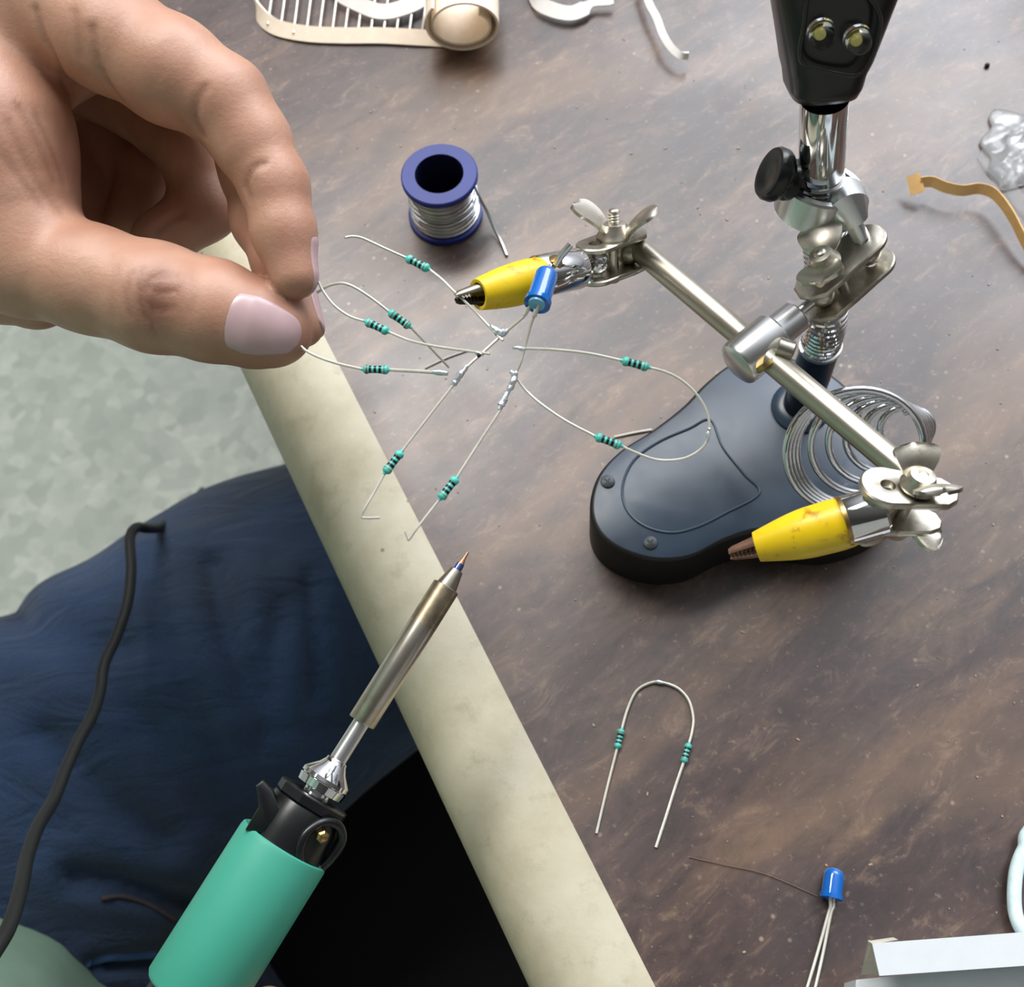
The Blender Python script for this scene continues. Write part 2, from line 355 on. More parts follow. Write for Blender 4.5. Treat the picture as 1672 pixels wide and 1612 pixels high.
# ---------------------------------------------------------------- resistors and circuit
def resistor_body(mb, a, b, flip=False, L=5.2, off=0):
    a = np.asarray(a, float); b = np.asarray(b, float); c = (a+b)/2; d = nrm(b-a)*(-1 if flip else 1); h = L/2
    pr = [(-h-.55, .3), (-h-.1, .42), (-h, .62), (-h+.25, .9), (-h+.5, .98), (-h+.85, .98), (-h+1.1, .86), (-h+1.15, .8), (-h+1.65, .78), (-h+2.15, .78), (-h+2.7, .78), (-h+3.15, .8), (-h+3.75, .84), (h-1.1, .9), (h-.95, .98), (h-.75, .98), (h-.5, .98), (h-.25, .9), (h, .62), (h+.1, .42), (h+.55, .3)]
    mi = [0]*20; mi[7] = 1; mi[9] = 1; mi[11] = 1; mi[14] = 2; mi[4] = 2 if off else 0
    return mb.lathe(c, d, pr, 18, mi, (True, True))
def wire(path, r=0.28, n=8): return MB().sweep(cat_spline(path, n), r, 8)
def led(root_or_parent, base, top, leads, R_=2.5, sub=True):
    base = np.asarray(base, float); d = nrm(np.asarray(top)-base); L = np.linalg.norm(np.asarray(top)-base)
    pr = [(0, R_*0.9), (0.02, R_*1.1), (1.0, R_*1.12), (1.05, R_), (L-R_*.8, R_*0.97)]+[(L-R_*.8+R_*.8*math.sin(t), max(R_*0.97*math.cos(t)**.8, 0.05)) for t in np.linspace(0.15, math.pi/2, 10)]
    mb = MB().lathe(base, d, pr, 32)
    return mb

cp = P(840, 560, 250)
circ = thing('led_circuit', cp, 'blue LED with thin leads soldered to teal resistors, held by yellow clip', 'circuit')
S1 = P(818, 547, 251); S2 = P(785, 578, 250)
def circ_resistor(lead1, b0, b1, lead2, flip, lab, r=0.28, off=0):
    mb = resistor_body(MB(), b0, b1, flip, off=off); o = mb.build('resistor', [TEAL, BAND, BROWN], circ); setp(o, lab)
    if lead1: wire(lead1+[b0], r).build('lead', TIN, o)
    if lead2: wire([b1]+lead2, r).build('lead', TIN, o)
    return o
circ_resistor([P(563, 388, 252), P(575, 386, 253), P(592, 389, 254), P(625, 404, 255)], P(663, 421, 256), P(701, 440, 255), [P(722, 457, 254), P(742, 477, 253), P(766, 499, 252.5), P(800, 535, 251.5), P(821, 556, 250)], False, 'teal resistor whose lead is gripped by the yellow clip jaws')
circ_resistor([P(520, 460, 258), P(528, 476, 258), P(545, 498, 258), P(570, 516, 258)], P(597, 525, 257), P(634, 542, 256), [P(660, 553, 255), P(680, 559, 254), P(720, 567, 252), P(800, 578, 249.5)], True, 'teal resistor running from the fingertips to the solder joint')
circ_resistor([P(745, 622, 249), P(700, 680, 247)], P(656, 737, 245), P(628, 773, 244), [P(612, 802, 243), P(597, 828, 242), P(591, 842, 242), P(594, 845.5, 242), P(620, 845.5, 242)], False, 'lower left teal resistor with hooked free lead')
circ_resistor([P(818, 668, 248), P(780, 726, 246)], P(745, 781, 244), P(719, 814, 243), [P(700, 838, 242), P(680, 864, 241), P(668, 881, 241), P(666, 878, 241), P(662, 868, 241)], False, 'lower teal resistor with short upturned free lead')
r7 = circ_resistor([P(838, 568, 249), P(860, 569, 249), P(905, 571, 248), P(960, 577, 247)], P(1016, 589, 246), P(1059, 600, 246), [P(1085, 607, 246), P(1110, 619, 246), P(1135, 641, 246), P(1152, 668, 246), P(1158, 690, 246), P(1157, 716, 246)], False, 'upper right teal resistor of the looped pair')
r8 = circ_resistor([P(840, 612, 249), P(858, 637, 249), P(885, 661, 248), P(925, 688, 247)], P(973, 713, 246), P(1014, 728, 246), [P(1040, 740, 246), P(1068, 750, 246), P(1095, 752, 246), P(1122, 747, 246), P(1145, 733, 246), P(1156, 716, 246), P(1157, 702, 246)], False, 'lower right teal resistor of the looped pair')
lb = led(circ, P(877, 497, 248), P(895, 441, 253.5), None); ledo = lb.build('led_bulb', LEDB, circ); setp(ledo, 'translucent blue LED dome')
MB().lathe(P(876, 498, 247.4), P(895, 441, 253.5)-P(877, 497, 248), [(0, 1.7), (0.5, 1.8)], 24).build('base_ring', simple('pale_blue_rim', (120, 190, 225), 0.2).m, ledo)
wire([P(867, 496, 248.6), P(858, 513, 249), P(852, 520, 249.5), P(820, 547, 251), P(786, 578, 250), P(760, 602, 249.5), P(742, 626, 249)], 0.3).build('lead', TIN, circ)
wire([P(880, 498, 247.5), P(873, 514, 248), P(866, 533, 248.5), P(856, 570, 249), P(850, 592, 249), P(841, 612, 249), P(830, 640, 248.6), P(816, 672, 248)], 0.3).build('lead', TIN, circ)
MB().sweep([P(876, 505, 247.8), P(872, 517, 248.1)], [0.55, 0.5], 8).build('lead_shoulder', TIN, circ)
MB().sweep([P(863, 503, 248.7), P(857, 514, 249)], [0.5, 0.45], 8).build('lead_shoulder', TIN, circ)
def blob(path, rads, name='solder_joint', n=5, jit=0.12):
    pts = cat_spline(path, n); rr = np.interp(np.linspace(0, 1, len(pts)), np.linspace(0, 1, len(rads)), rads)
    pts = [p+np.random.uniform(-jit, jit, 3) for p in pts]; rr = [r*random.uniform(0.8, 1.2) for r in rr]
    return MB().sweep(pts, rr, 12).build(name, SOLDER, circ)
blob([P(800, 531, 251.3), P(812, 541, 251), P(818, 549, 250.8)], [.3, .95, .3]); blob([P(832, 536, 251), P(822, 543, 251), P(814, 545, 251)], [.25, .8, .6])
blob([P(764, 597, 249.5), P(752, 611, 249.2), P(742, 625, 249), P(736, 633, 249)], [.3, .75, .6, .25])
blob([P(842, 608, 249), P(838, 622, 248.7), P(829, 640, 248.5), P(820, 658, 248.2), P(814, 672, 248)], [.35, .8, .55, .85, .3])
blob([P(833, 606, 249), P(839, 612, 249), P(845, 617, 249)], [.25, .7, .25]); blob([P(838, 568, 249), P(848, 569, 249), P(858, 569.5, 249)], [.3, .45, .3])
blob([P(1157, 698, 246), P(1156, 710, 246), P(1156, 722, 246)], [.3, .5, .3]); blob([P(777, 576, 250), P(784, 578, 250), P(790, 578, 250)], [.3, .45, .3])
MB().ball(P(782, 580.5, 249.6), 0.45, 12, 8).build('flux_bead', BLACKM, circ)

# two resistors in the fingers
ra = thing('resistor', P(652, 521, 259), 'teal resistor pinched in the fingertips, its crooked lead arching over, upper of two', 'resistor')
resistor_body(MB(), P(634, 508, 259), P(671, 535, 259), True, off=1).build('body', [TEAL, BAND, BROWN], ra)
wire([P(518, 478, 260), P(530, 470, 259.5), P(543, 464.5, 259), P(562, 463, 258), P(582, 471, 258), P(608, 488, 258.5), P(634, 508, 259)], .3).build('lead', TIN, ra)
wire([P(671, 535, 259), P(700, 565, 262), P(733, 600, 266)], .27).build('lead', TIN, ra)
rb = thing('resistor', P(613, 604, 257), 'teal resistor held level in the fingertips below the others, lead ending tinned', 'resistor')
resistor_body(MB(), P(591, 603, 257), P(637, 604, 257), False, off=1).build('body', [TEAL, BAND, BROWN], rb)
wire([P(488, 562, 259), P(500, 573, 258.5), P(522, 584, 258), P(552, 594, 257.5), P(591, 603, 257)], .3).build('lead', TIN, rb)
wire([P(637, 604, 257), P(690, 607, 256), P(728, 610, 255)], .38).build('lead', TIN, rb)
MB().sweep([P(706, 607, 255.6), P(716, 608, 255.4), P(731, 610, 255)], [.42, .68, .5], 10).build('tinned_end', SOLDER, rb)

# pair of resistors on the table
pr_ = thing('resistor_pair', Z(1070, 1240, 0), 'two teal resistors joined into an upside down U lying on the table', 'resistor')
zt = 1.0
q1 = [Z(1008, 1221, zt), Z(1015, 1192, zt)]; q2 = [Z(1125, 1214, zt), Z(1116, 1246, zt)]
for a_, b_, fl_ in ((q1[0], q1[1], False), (q2[0], q2[1], False)): resistor_body(MB(), a_, b_, fl_, L=5.0).build('resistor_body', [TEAL, BAND, BROWN], pr_)
wire([Z(974, 1361, .4), Z(990, 1292, .5), q1[0]], .36).build('lead', TIN, pr_)
wire([q1[1], Z(1024, 1160, .8), Z(1038, 1130, .7), Z(1057, 1117, .7), Z(1077, 1114, .7), Z(1105, 1123, .7), Z(1124, 1143, .7), Z(1132, 1172, .7), Z(1130, 1195, .8), q2[0]], .36).build('lead', TIN, pr_)
wire([q2[1], Z(1102, 1287, .5), Z(1087, 1335, .4), Z(1071, 1384, .4)], .4).build('lead', TIN, pr_)
MB().sweep([Z(1070, 1113, .9), Z(1076, 1114, 1), Z(1083, 1115.5, .9)], [.35, .55, .35], 8).build('solder_joint', SOLDER, pr_)

# clippings
wire([Z(694, 601, .3), Z(730, 584, .35), Z(767, 571, .3)], .28).build('wire_clipping', TIN)
o = bpy.data.objects['wire_clipping']; setp(o, 'short straight wire offcut on the table between the circuit and the fingertips', 'wire', 'wire offcuts')
o = wire([Z(1003, 714, .3), Z(1035, 707, .4), Z(1064, 702, .3)], .4).build('wire_clipping', TIN); setp(o, 'wire offcut on the table touching the black stand base', 'wire', 'wire offcuts')
o = wire([Z(1125, 1400, .2), Z(1180, 1412, .5), Z(1250, 1428, .4), Z(1335, 1464, .2)], .12).build('thread', simple('pale_thread', (104, 84, 70), .7).m); setp(o, 'hair-thin pale thread on the table left of the lone blue LED', 'thread')

# LED lying on the table
lt = thing('led', Z(1358, 1470, 0), 'blue LED lying alone on the table with two straight leads', 'LED')
led(lt, Z(1357, 1468, 2.9), Z(1363, 1418, 2.8), None).build('bulb', LEDB, lt)
wire([Z(1355, 1466, 2.9), Z(1356, 1480, 2.6), Z(1352, 1494, 2.2), Z(1335, 1555, 1.2), Z(1310, 1640, .5)], .4).build('lead', TIN, lt)
wire([Z(1360, 1466, 2.5), Z(1361, 1480, 2.2), Z(1356, 1494, 1.9), Z(1343, 1560, 1.0), Z(1325, 1640, .5)], .4).build('lead', TIN, lt)

# ---------------------------------------------------------------- solder spool
sb = Z(728, 352, 0); spool = thing('solder_spool', sb, 'small blue spool of silver solder wire standing on the table', 'spool')
up = np.array([0, 0, 1.0]); R1 = 11.8; HS = 20.5
MB().lathe(sb, up, [(0, R1*.5), (0, R1*.96), (.3, R1), (1.8, R1), (2.1, R1*.96), (2.1, R1*.5)], 56, caps=(False, False)).build('flange', BLUEP, spool)
MB().lathe(sb, up, [(HS-2, 7.4), (HS-2, R1*.96), (HS-1.7, R1), (HS-.4, R1), (HS, R1*.97), (HS, 7.5), (HS-2, 7.4)], 56, caps=(False, False)).build('flange', BLUEP, spool)
MB().lathe(sb, up, [(.8, 7.2), (.8, 8.2), (HS-.6, 8.2), (HS-.1, 7.45), (.9, 7.0)], 48, caps=(False, False)).build('core', BORE, spool)
hel = []
for i in range(int(30*28)+1):
    t = i/28; z = 2.6+(HS-5.2)*(t/30); rr = 9.9+0.35*math.sin(t*1.7)+(0.5 if z < 9 else 0)
    hel.append(sb+np.array([rr*math.cos(2*math.pi*t), rr*math.sin(2*math.pi*t), z]))
wd = MB(); wd.sweep(hel, .36, 7); wd.lathe(sb, up, [(2.2, 9.6), (HS-2.1, 9.6)], 40, caps=(False, False)); wd.build('solder_winding', SPOOLW, spool)
wire([sb+np.array([10.2, 1.5, 15]), Z(781, 318, 13), Z(795, 345, 7), Z(808, 375, 3), Z(818, 395, 1.2), Z(827, 417, .6)], .5).build('loose_end', SPOOLW, spool)

# ---------------------------------------------------------------- helping hand stand
HB = Z(1200, 760, 0); hh = thing('helping_hand_stand', HB, 'black based soldering stand with nickel rod, clips and lamp head', 'stand')
BZ = 18.0
outl = [(1010, 737), (975, 778), (963, 828), (975, 868), (1008, 896), (1062, 914), (1122, 911), (1180, 884), (1240, 868), (1300, 878), (1370, 880), (1440, 855), (1482, 815), (1497, 770), (1478, 738), (1440, 722),
        (1412, 700), (1404, 660), (1374, 622), (1320, 590), (1250, 580), (1195, 592), (1152, 624), (1115, 662), (1062, 703)]
op = cat_spline([Z(x, y, BZ) for x, y in outl], 5, True)
bs = MB(); bs.prism([p-np.array([0, 0, BZ]) for p in op], (0, 0, BZ), mi=1, mi_top=0, bev=1.2); bo = bs.build('base', [BASE, simple('shaded_base_side', (12, 13, 15), .5).m], hh, ang=50)  # side walls near-black: their shade is painted into the colour
gr_ = cat_spline([Z(x, y, BZ+.05) for x, y in [(1160, 686), (1125, 700), (1075, 722), (1035, 752), (1017, 792), (1022, 830), (1050, 858), (1095, 870), (1140, 860), (1185, 838), (1240, 806), (1215, 775), (1180, 730)]], 6, True)
MB().sweep(gr_, .38, 8, closed=True).build('raised_outline', BASE, bo)
for x, y in ((992, 787), (1062, 887)):
    s_ = MB(); c_ = Z(x, y, BZ); s_.lathe(c_, up, [(0, 1.9), (.35, 1.9), (.5, 1.7), (.5, .01)], 24, caps=(True, False))
    s_.box(c_+np.array([0, 0, .52]), np.array([.7, .7, 0]), np.array([-.7, .7, 0]), up, 1.1, .22, .08, 1); s_.box(c_+np.array([0, 0, .53]), np.array([.7, .7, 0]), np.array([-.7, .7, 0]), up, .22, 1.1, .08, 1)
    s_.build('screw', [simple('dull_screw', (62, 66, 68), .5, .8).m, BLACKM], bo)
pole_px = [(1306, 668, 337), (1324, 615, 321), (1340, 562, 306), (1350, 515, 294), (1349, 430, 282), (1341, 330, 267), (1341, 290, 262), (1347, 160, 243), (1356, 60, 232), (1362, -40, 222)]
pole = cat_spline([P(*p) for p in pole_px], 10)
seg_ = lambda a, b: pole[a*10:b*10+1]
MB().sweep(seg_(0, 2), 5.0, 32).build('post', TUBEB, hh)
MB().lathe(P(1306, 668, 337), up, [(-.3, 8), (1.5, 8), (3, 6.5), (3.2, 5)], 32, caps=(False, False)).build('post_collar', BASE, hh)
def coilpath(pth, r, turns, n=22):
    pth = [np.asarray(p) for p in pth]; N = int(turns*n); out = []
    L = np.concatenate([[0], np.cumsum([np.linalg.norm(pth[i+1]-pth[i]) for i in range(len(pth)-1)])]); A = np.array(pth)
    prevx = None
    for i in range(N+1):
        s = L[-1]*i/N; c = np.array([np.interp(s, L, A[:, k]) for k in range(3)]); c2 = np.array([np.interp(min(s+1, L[-1]), L, A[:, k]) for k in range(3)]); c0 = np.array([np.interp(max(s-1, 0), L, A[:, k]) for k in range(3)])
        t = nrm(c2-c0); x = prevx if prevx is not None else np.array([1.0, 0, 0]); x = nrm(x-t*(x@t)); prevx = x; y = np.cross(t, x)
        a = 2*math.pi*i/n; rr = r(i/N) if callable(r) else r; out.append(c+rr*(math.cos(a)*x+math.sin(a)*y))
    return out
sg = seg_(2, 6)
gn = MB(); gn.sweep(coilpath(sg, 4.25, 33), .85, 8); gn.sweep(sg, 3.7, 20); gn.build('gooseneck_spring', CHROME, hh)
MB().lathe(P(1340, 562, 306), sg[1]-sg[0], [(-1.2, 5.05), (-.9, 5.4), (.2, 5.4), (.4, 4.8)], 32).build('ring', CHROME, hh)
ch = seg_(6, 7); MB().sweep(ch, [4.3, 4.7]+[4.85]*(len(ch)-2), 36).build('neck_tube', CHROME, hh)
# lamp head
hx = cR*1.0; hd = nrm(P(1362, -60, 226)-P(1345, 150, 242)); hn_ = nrm(V(0, 0, 1)-hd*(V(0, 0, 1)@hd)); hr_ = np.cross(hd, hn_)
def hsec(px, py, d, wpx, th): return (P(px, py, d), wpx/2*d/FP, th)
secs = [hsec(1343, 154, 243, 84, 4.6), hsec(1343, 150, 242.5, 106, 6.2), hsec(1343, 134, 241.5, 120, 7.4), hsec(1345, 112, 240.5, 128, 7.8), hsec(1348, 92, 239, 144, 8.1), hsec(1354, 50, 235, 168, 8.0), hsec(1361, 0, 231, 198, 7.5), hsec(1368, -60, 226, 232, 7), hsec(1372, -120, 221, 280, 6.5)]
vs = []; fs = []; SN = 36
for c_, hw, ht in secs:
    for j in range(SN):
        a = 2*math.pi*j/SN; ca, sa = math.cos(a), math.sin(a); ca = math.copysign(abs(ca)**.62, ca); sa = math.copysign(abs(sa)**.62, sa); vs.append(c_+hr_*hw*ca+hn_*ht*sa)
for i in range(len(secs)-1):
    for j in range(SN): fs.append((i*SN+j, i*SN+(j+1) % SN, (i+1)*SN+(j+1) % SN, (i+1)*SN+j))
fs += [tuple(range(SN)), tuple(reversed(range((len(secs)-1)*SN, len(secs)*SN)))]
head = MB().add(vs, fs).build('lamp_head', BLACK, hh, ang=60)
# recessed face frame with two lamps
fz = lambda x, y, k=0: P(x, y, 241-(152-y)*0.072)+hn_*(8.2+k)*1.0
fr = cat_spline([fz(x, y, -.6) for x, y in [(1296, 20), (1290, 60), (1297, 80), (1330, 90), (1375, 98), (1395, 85), (1412, 45), (1415, 0), (1380, -40), (1310, -40)]], 6, True)
MB().sweep(fr, .45, 10, closed=True).build('face_rim', BLACK, head)
for x, y in ((1323, 28), (1381, 38)):
    c_ = fz(x, y, -1.2); dd = nrm(hn_*1.0-hd*.2)
    l_ = MB().lathe(c_, dd, [(0, 2.6), (.8, 2.6), (.9, 2.3), (2.2, 2.3)]+[(2.2+2.0*math.sin(t), max(2.3*math.cos(t), .03)) for t in np.linspace(.2, math.pi/2, 8)], 28).build('lamp_bulb', GLASS, head)
    MB().lathe(c_+dd*.4-hd*.4, dd, [(0, .7), (.5, .7), (.7, .5)], 20).build('phosphor_chip', PHOS, l_)
# magnifier ring above the frame
mc = P(1378, -120, 221)+hd*38; ringp = [mc+38*(math.cos(t)*hr_+math.sin(t)*hd) for t in np.linspace(0, 2*math.pi, 64, endpoint=False)]
MB().sweep(ringp, 4.5, 14, closed=True).build('magnifier_rim', BLACK, hh)
MB().lathe(mc-hn_*2.2, hn_, [(0, 30), (0, 35), (2.2, 36.5), (4.4, 35), (5, 20), (5.2, .1)], 64, caps=(True, False)).build('magnifier_lens', GLASS, hh)
# cross rod
RA = P(1035, 401, 287); RB = P(1500, 790, 236); MB().lathe(RA, RB-RA, [(0, 2.2), (.5, 2.72), (np.linalg.norm(RB-RA)-.5, 2.72), (np.linalg.norm(RB-RA), 2.2)], 32).build('cross_rod', SATIN, hh)

def petal(mb, base, out, axis, side, L=7.5, Hh=6.5, wd=6.5, th=.75, curl=.9):
    """stamped wing: broad rounded sheet rising out and up from the hub"""
    nu, nv = 14, 9; top = []; bot = []
    for i in range(nu+1):
        u = i/nu; px = L*(u**1.0)*(.55+.45*u); pz = Hh*(u**.9)-curl*1.5*u**3
        ww = wd/2*(0.62+0.75*math.sin(min(u, .8)/.8*math.pi*.5))*(1 if u < .72 else math.sqrt(max(1-((u-.72)/.285)**2, .02)))
        tx = nrm(out*L*(.55+.9*u)+axis*(Hh*.9)); nn = nrm(np.cross(tx, side))
        for j in range(nv):
            v = (j/(nv-1)*2-1); p = base+out*px+axis*pz+side*ww*v+nn*(-1)*(.9*v*v*(1-.2*u))
            top.append(p+nn*th/2); bot.append(p-nn*th/2)
    fs = []; N = (nu+1)*nv; I = lambda i, j: i*nv+j
    for i in range(nu):
        for j in range(nv-1): fs.append((I(i, j), I(i, j+1), I(i+1, j+1), I(i+1, j))); fs.append((N+I(i, j), N+I(i+1, j), N+I(i+1, j+1), N+I(i, j+1)))
        for j in (0, nv-1): fs.append((I(i, j), I(i+1, j), N+I(i+1, j), N+I(i, j)))
    for i in (0, nu):
        for j in range(nv-1): fs.append((I(i, j), I(i, j+1), N+I(i, j+1), N+I(i, j)))
    mb.add(top+bot, fs)
def wing_nut(c, axis, lat, parent, sc=1.0, bolt=5.5, L=6.5, Hh=6.5):
    axis = nrm(axis); lat = nrm(lat-axis*(lat@axis)); side = np.cross(axis, lat); c = np.asarray(c, float)
    mb = MB(); mb.lathe(c, axis, [(0, 3.6*sc), (.5*sc, 3.7*sc), (1.4*sc, 3.1*sc), (3.0*sc, 2.4*sc), (3.2*sc, 1.6*sc)], 28)
    for sg_ in (-1, 1): petal(mb, c+lat*sg_*2.0*sc+axis*.6, lat*sg_, axis, side, L*sc, Hh*sc, 7.2*sc)
    o = mb.build('wing_nut', NICKEL, parent)
    pr = [(-1, 1.35)]+[(q*.32, 1.45 if q % 2 else 1.2) for q in range(int(bolt/.32))]; pr += [(bolt, 1.3), (bolt+.3, .9)]
    MB().lathe(c, axis, pr, 20).build('bolt', NICKEL, o)
    return o

def clip(tipA, front, back, ferr, jaw_mat, rs, rf, name, upv, jaw_len_back):
    """alligator clip: jaws from tip into a vinyl sleeve and a chrome ferrule"""
    front = np.asarray(front); back = np.asarray(back); ax = nrm(back-front); L = np.linalg.norm(back-front)
    u = nrm(upv-ax*(upv@ax)); s = np.cross(ax, u)
    pr = [(1.2, rs[0]*.72), (.0, rs[0]*.76), (-.1, rs[0]*.95), (.5, rs[0]*1.02), (L*.3, rs[0]+(rs[1]-rs[0])*.62), (L*.5, rs[1]*.97), (L*.68, rs[1]), (L*.85, rs[2]*1.04), (L, rs[2]*.96), (L+.6, rs[2]*.7)]
    co = cat_spline([np.array(p) for p in pr[2:]], 5); prof_ = pr[:2]+[tuple(p) for p in co]
    body = MB().lathe(front, ax, [(6, rs[0]*.6)]+prof_, 40, caps=(True, True), flat=1.08, ref=u).build(name, hh and CHROME, hh)
    body.data.materials.clear(); body.data.materials.append(YEL)
    # jaws
    for k_, sg_ in enumerate((1, -1)):
        jm = MB(); tip = tipA+u*sg_*.55; root = front+ax*2.5+u*sg_*rs[0]*.42; n_ = 10; vs = []; fs = []
        jd = nrm(root-tip); ju = nrm(u-jd*(u@jd)); js = np.cross(jd, ju)
        for i in range(n_+1):
            t_ = i/n_; c_ = tip+(root-tip)*t_; hw = (1.05+.75*t_)*(.75 if i == 0 else 1); hh_ = (.75+.7*t_)*(.7 if i == 0 else 1)
            for j in range(9): a = math.pi*j/8; vs.append(c_+js*hw*math.cos(a)+ju*sg_*hh_*math.sin(a))
        for i in range(n_):
            for j in range(8): fs.append((i*9+j, i*9+j+1, i*9+10+j, i*9+9+j))
            fs.append((i*9+8, i*9, i*9+9, i*9+17))
        fs += [tuple(range(9)), tuple(range(n_*9, n_*9+9))]
        jm.add(vs, fs)
        Lj = np.linalg.norm(root-tip)
        for i in range(7):
            c_ = tip+(root-tip)*(i*.1+.03)
            for sd in (-.7, .7): jm.lathe(c_+js*sd*(1+.4*i*.1), -ju*sg_, [(-.1, .42), (.5, .05)], 6)
        jm.build('jaw', jaw_mat[k_], body)
    fa, fb = ferr; fx = nrm(fb-fa); Lf = np.linalg.norm(fb-fa)
    MB().lathe(fa, fx, [(2.5, rf*.86), (.2, rf*.9), (0, rf*.96), (.3, rf), (Lf-.6, rf), (Lf, rf*.9), (Lf, rf*.4)], 40, caps=(True, True)).build('ferrule', CHROME, hh)
    return body
nl = V(-.06, .86, .5)
# left clip
clip(P(744, 487, 253), P(781, 481, 253), P(884, 453, 262), (P(876, 452, 262.5), P(945, 438, 270)), (SATIN, DARKMET), (3.1, 4.3, 4.1), 4.55, 'clip_sleeve', nl, 0)
sc_ = MB(); a_ = P(907, 437, 262); sc_.lathe(a_, V(-.1, .8, .6), [(-1, 1.6), (2.2, 1.6), (2.4, 1.3)], 20); sc_.build('set_screw', BRASS, hh)
MB().sweep([P(908, 432, 259.5), P(916, 418, 258), P(932, 399, 257)], [.7, .75, .7], 12).build('tommy_pin', ALU, hh)
# left hinge
c1 = P(972, 402, 279); c2 = P(1026, 386, 285); gap = 7.6
MB().plate(c1, c2, nl, 4.5, 1.3, hole=c1-0*nl, hr=1.5).build('hinge_plate', NICKEL, hh)
MB().plate(c1-nl*gap, c2-nl*gap, nl, 4.5, 1.3, hole=c1-nl*gap, hr=1.5).build('hinge_plate', NICKEL, hh)
MB().ball((c1+c1-nl*gap)/2, 3.1).build('ball_joint', CHROME, hh); MB().sweep([P(940, 440, 269.5), (c1+c1-nl*gap)/2], 1.6, 16).build('joint_stem', CHROME, hh)
MB().ball((c2+c2-nl*gap)/2, 3.0).build('ball_joint', SATIN, hh)
cm = (c1+c2)/2; MB().lathe(cm-nl*(gap+2.4), nl, [(0, 1.0), (.3, 1.5), (2.4, 1.5), (gap+2.8, 1.4)], 20).build('bolt', NICKEL, hh)
wing_nut(cm+nl*.8+V(.2, 0, 0)*.6, nl, V(1, .2, .35), hh, 1.15, 6.5, 6.6, 7.0)
# right hinge
nr = V(.10, .72, .68); d1 = P(1448, 797, 232); d2 = P(1532, 803, 232)
MB().plate(d1, d2, nr, 5.3, 1.6, hole=d1, hr=1.5, r2=4.0).build('hinge_plate', NICKEL, hh)
MB().plate(d1-nr*gap, d2-nr*gap, nr, 5.0, 1.5, hole=d1-nr*gap, hr=1.4, r2=3.4).build('hinge_plate', NICKEL, hh)
MB().ball((d1+d1-nr*gap)/2, 3.1).build('ball_joint', NICKEL, hh); MB().ball(RB, 3.0).build('ball_joint', NICKEL, hh)
dm = (d1+d2)/2; MB().lathe(dm-nr*(gap+3), nr, [(0, 1.4), (gap+5, 1.4)], 20).build('bolt', NICKEL, hh)
wing_nut(dm+nr*.9+V(1, 0, 0)*.8, nr, V(.25, -.1, 1), hh, 1.0, 3.0, 4.5, 6.0)
wing_nut(dm-nr*(gap+.9), -nr, V(1, -.1, .1), hh, 1.0, 3.5, 6.8, 3.2)
clip(P(1192, 905, 243), P(1236, 893, 241), P(1392, 850, 236), (P(1376, 852, 236), P(1444, 832, 235)), (RUST, RUST), (2.9, 4.75, 4.6), 4.9, 'clip_sleeve', V(0, .9, .4), 0)
MB().lathe(P(1378, 851.5, 236), P(1444, 832, 235)-P(1376, 852, 236), [(-.3, 4.0), (-.4, 5.0), (.4, 5.05)], 36).build('brass_ring', BRASS, hh)
MB().sweep([P(1440, 832, 235), (d1+d1-nr*gap)/2], 1.9, 16).build('joint_stem', NICKEL, hh)
# T connector
ta = P(1206, 594, 262); tb_ = P(1268, 544, 264); tc_ = P(1300, 513, 266); tax = nrm(tb_-ta); Lt = np.linalg.norm(tb_-ta); L2 = np.linalg.norm(tc_-tb_)
MB().lathe(ta-tax*1.0, tax, [(0, 3.6), (.6, 4.9), (1.2, 5.2), (Lt+.2, 5.2), (Lt+.8, 4.7), (Lt+1, 3.9), (Lt+L2, 3.8), (Lt+L2+.5, 3.3), (Lt+L2+.6, 1.2)], 40).build('rod_connector', ALU, hh)
MB().lathe(P(1248, 592, 259), V(.55, -.8, 0)*1.0, [(0, 2.6), (1.0, 2.7), (1.3, 2.2)], 24).build('connector_boss', BRASS, hh)
MB().lathe(P(1270, 566, 258), V(.9, -.35, .1), [(0, 2.2), (3.2, 2.2), (3.6, 1.6)], 20).build('set_screw', NICKEL, hh)
# middle hinge
nm = V(-.47, .57, .67); h1 = P(1334, 462, 263); h2 = P(1409, 393, 263)
MB().plate(h1, h2, nm, 5.0, 1.4, hole=h2, hr=1.25).build('hinge_plate', NICKEL, hh)
g2 = nm*7.0; MB().plate(h1-g2, h2-g2, nm, 5.0, 1.4, hole=h2-g2, hr=1.25).build('hinge_plate', NICKEL, hh)
MB().ball((h1+h1-g2)/2, 2.9).build('ball_joint', NICKEL, hh); MB().ball((h2+h2-g2)/2, 2.9).build('ball_joint', NICKEL, hh)
MB().sweep([tc_, (h1+h1-g2)/2], 1.15, 14).build('joint_stem', ALU, hh)
hm = (h1*.62+h2*.38); MB().lathe(hm-nm*10, nm, [(0, 2.3), (1.5, 2.3), (1.6, 1.3), (12, 1.3)], 20).build('bolt', NICKEL, hh)
wing_nut(P(1343, 424, 258.5)-nm*1.2, nm, V(-.15, 1, -.15), hh, 1.0, 3.4, 8.0, 4.0)
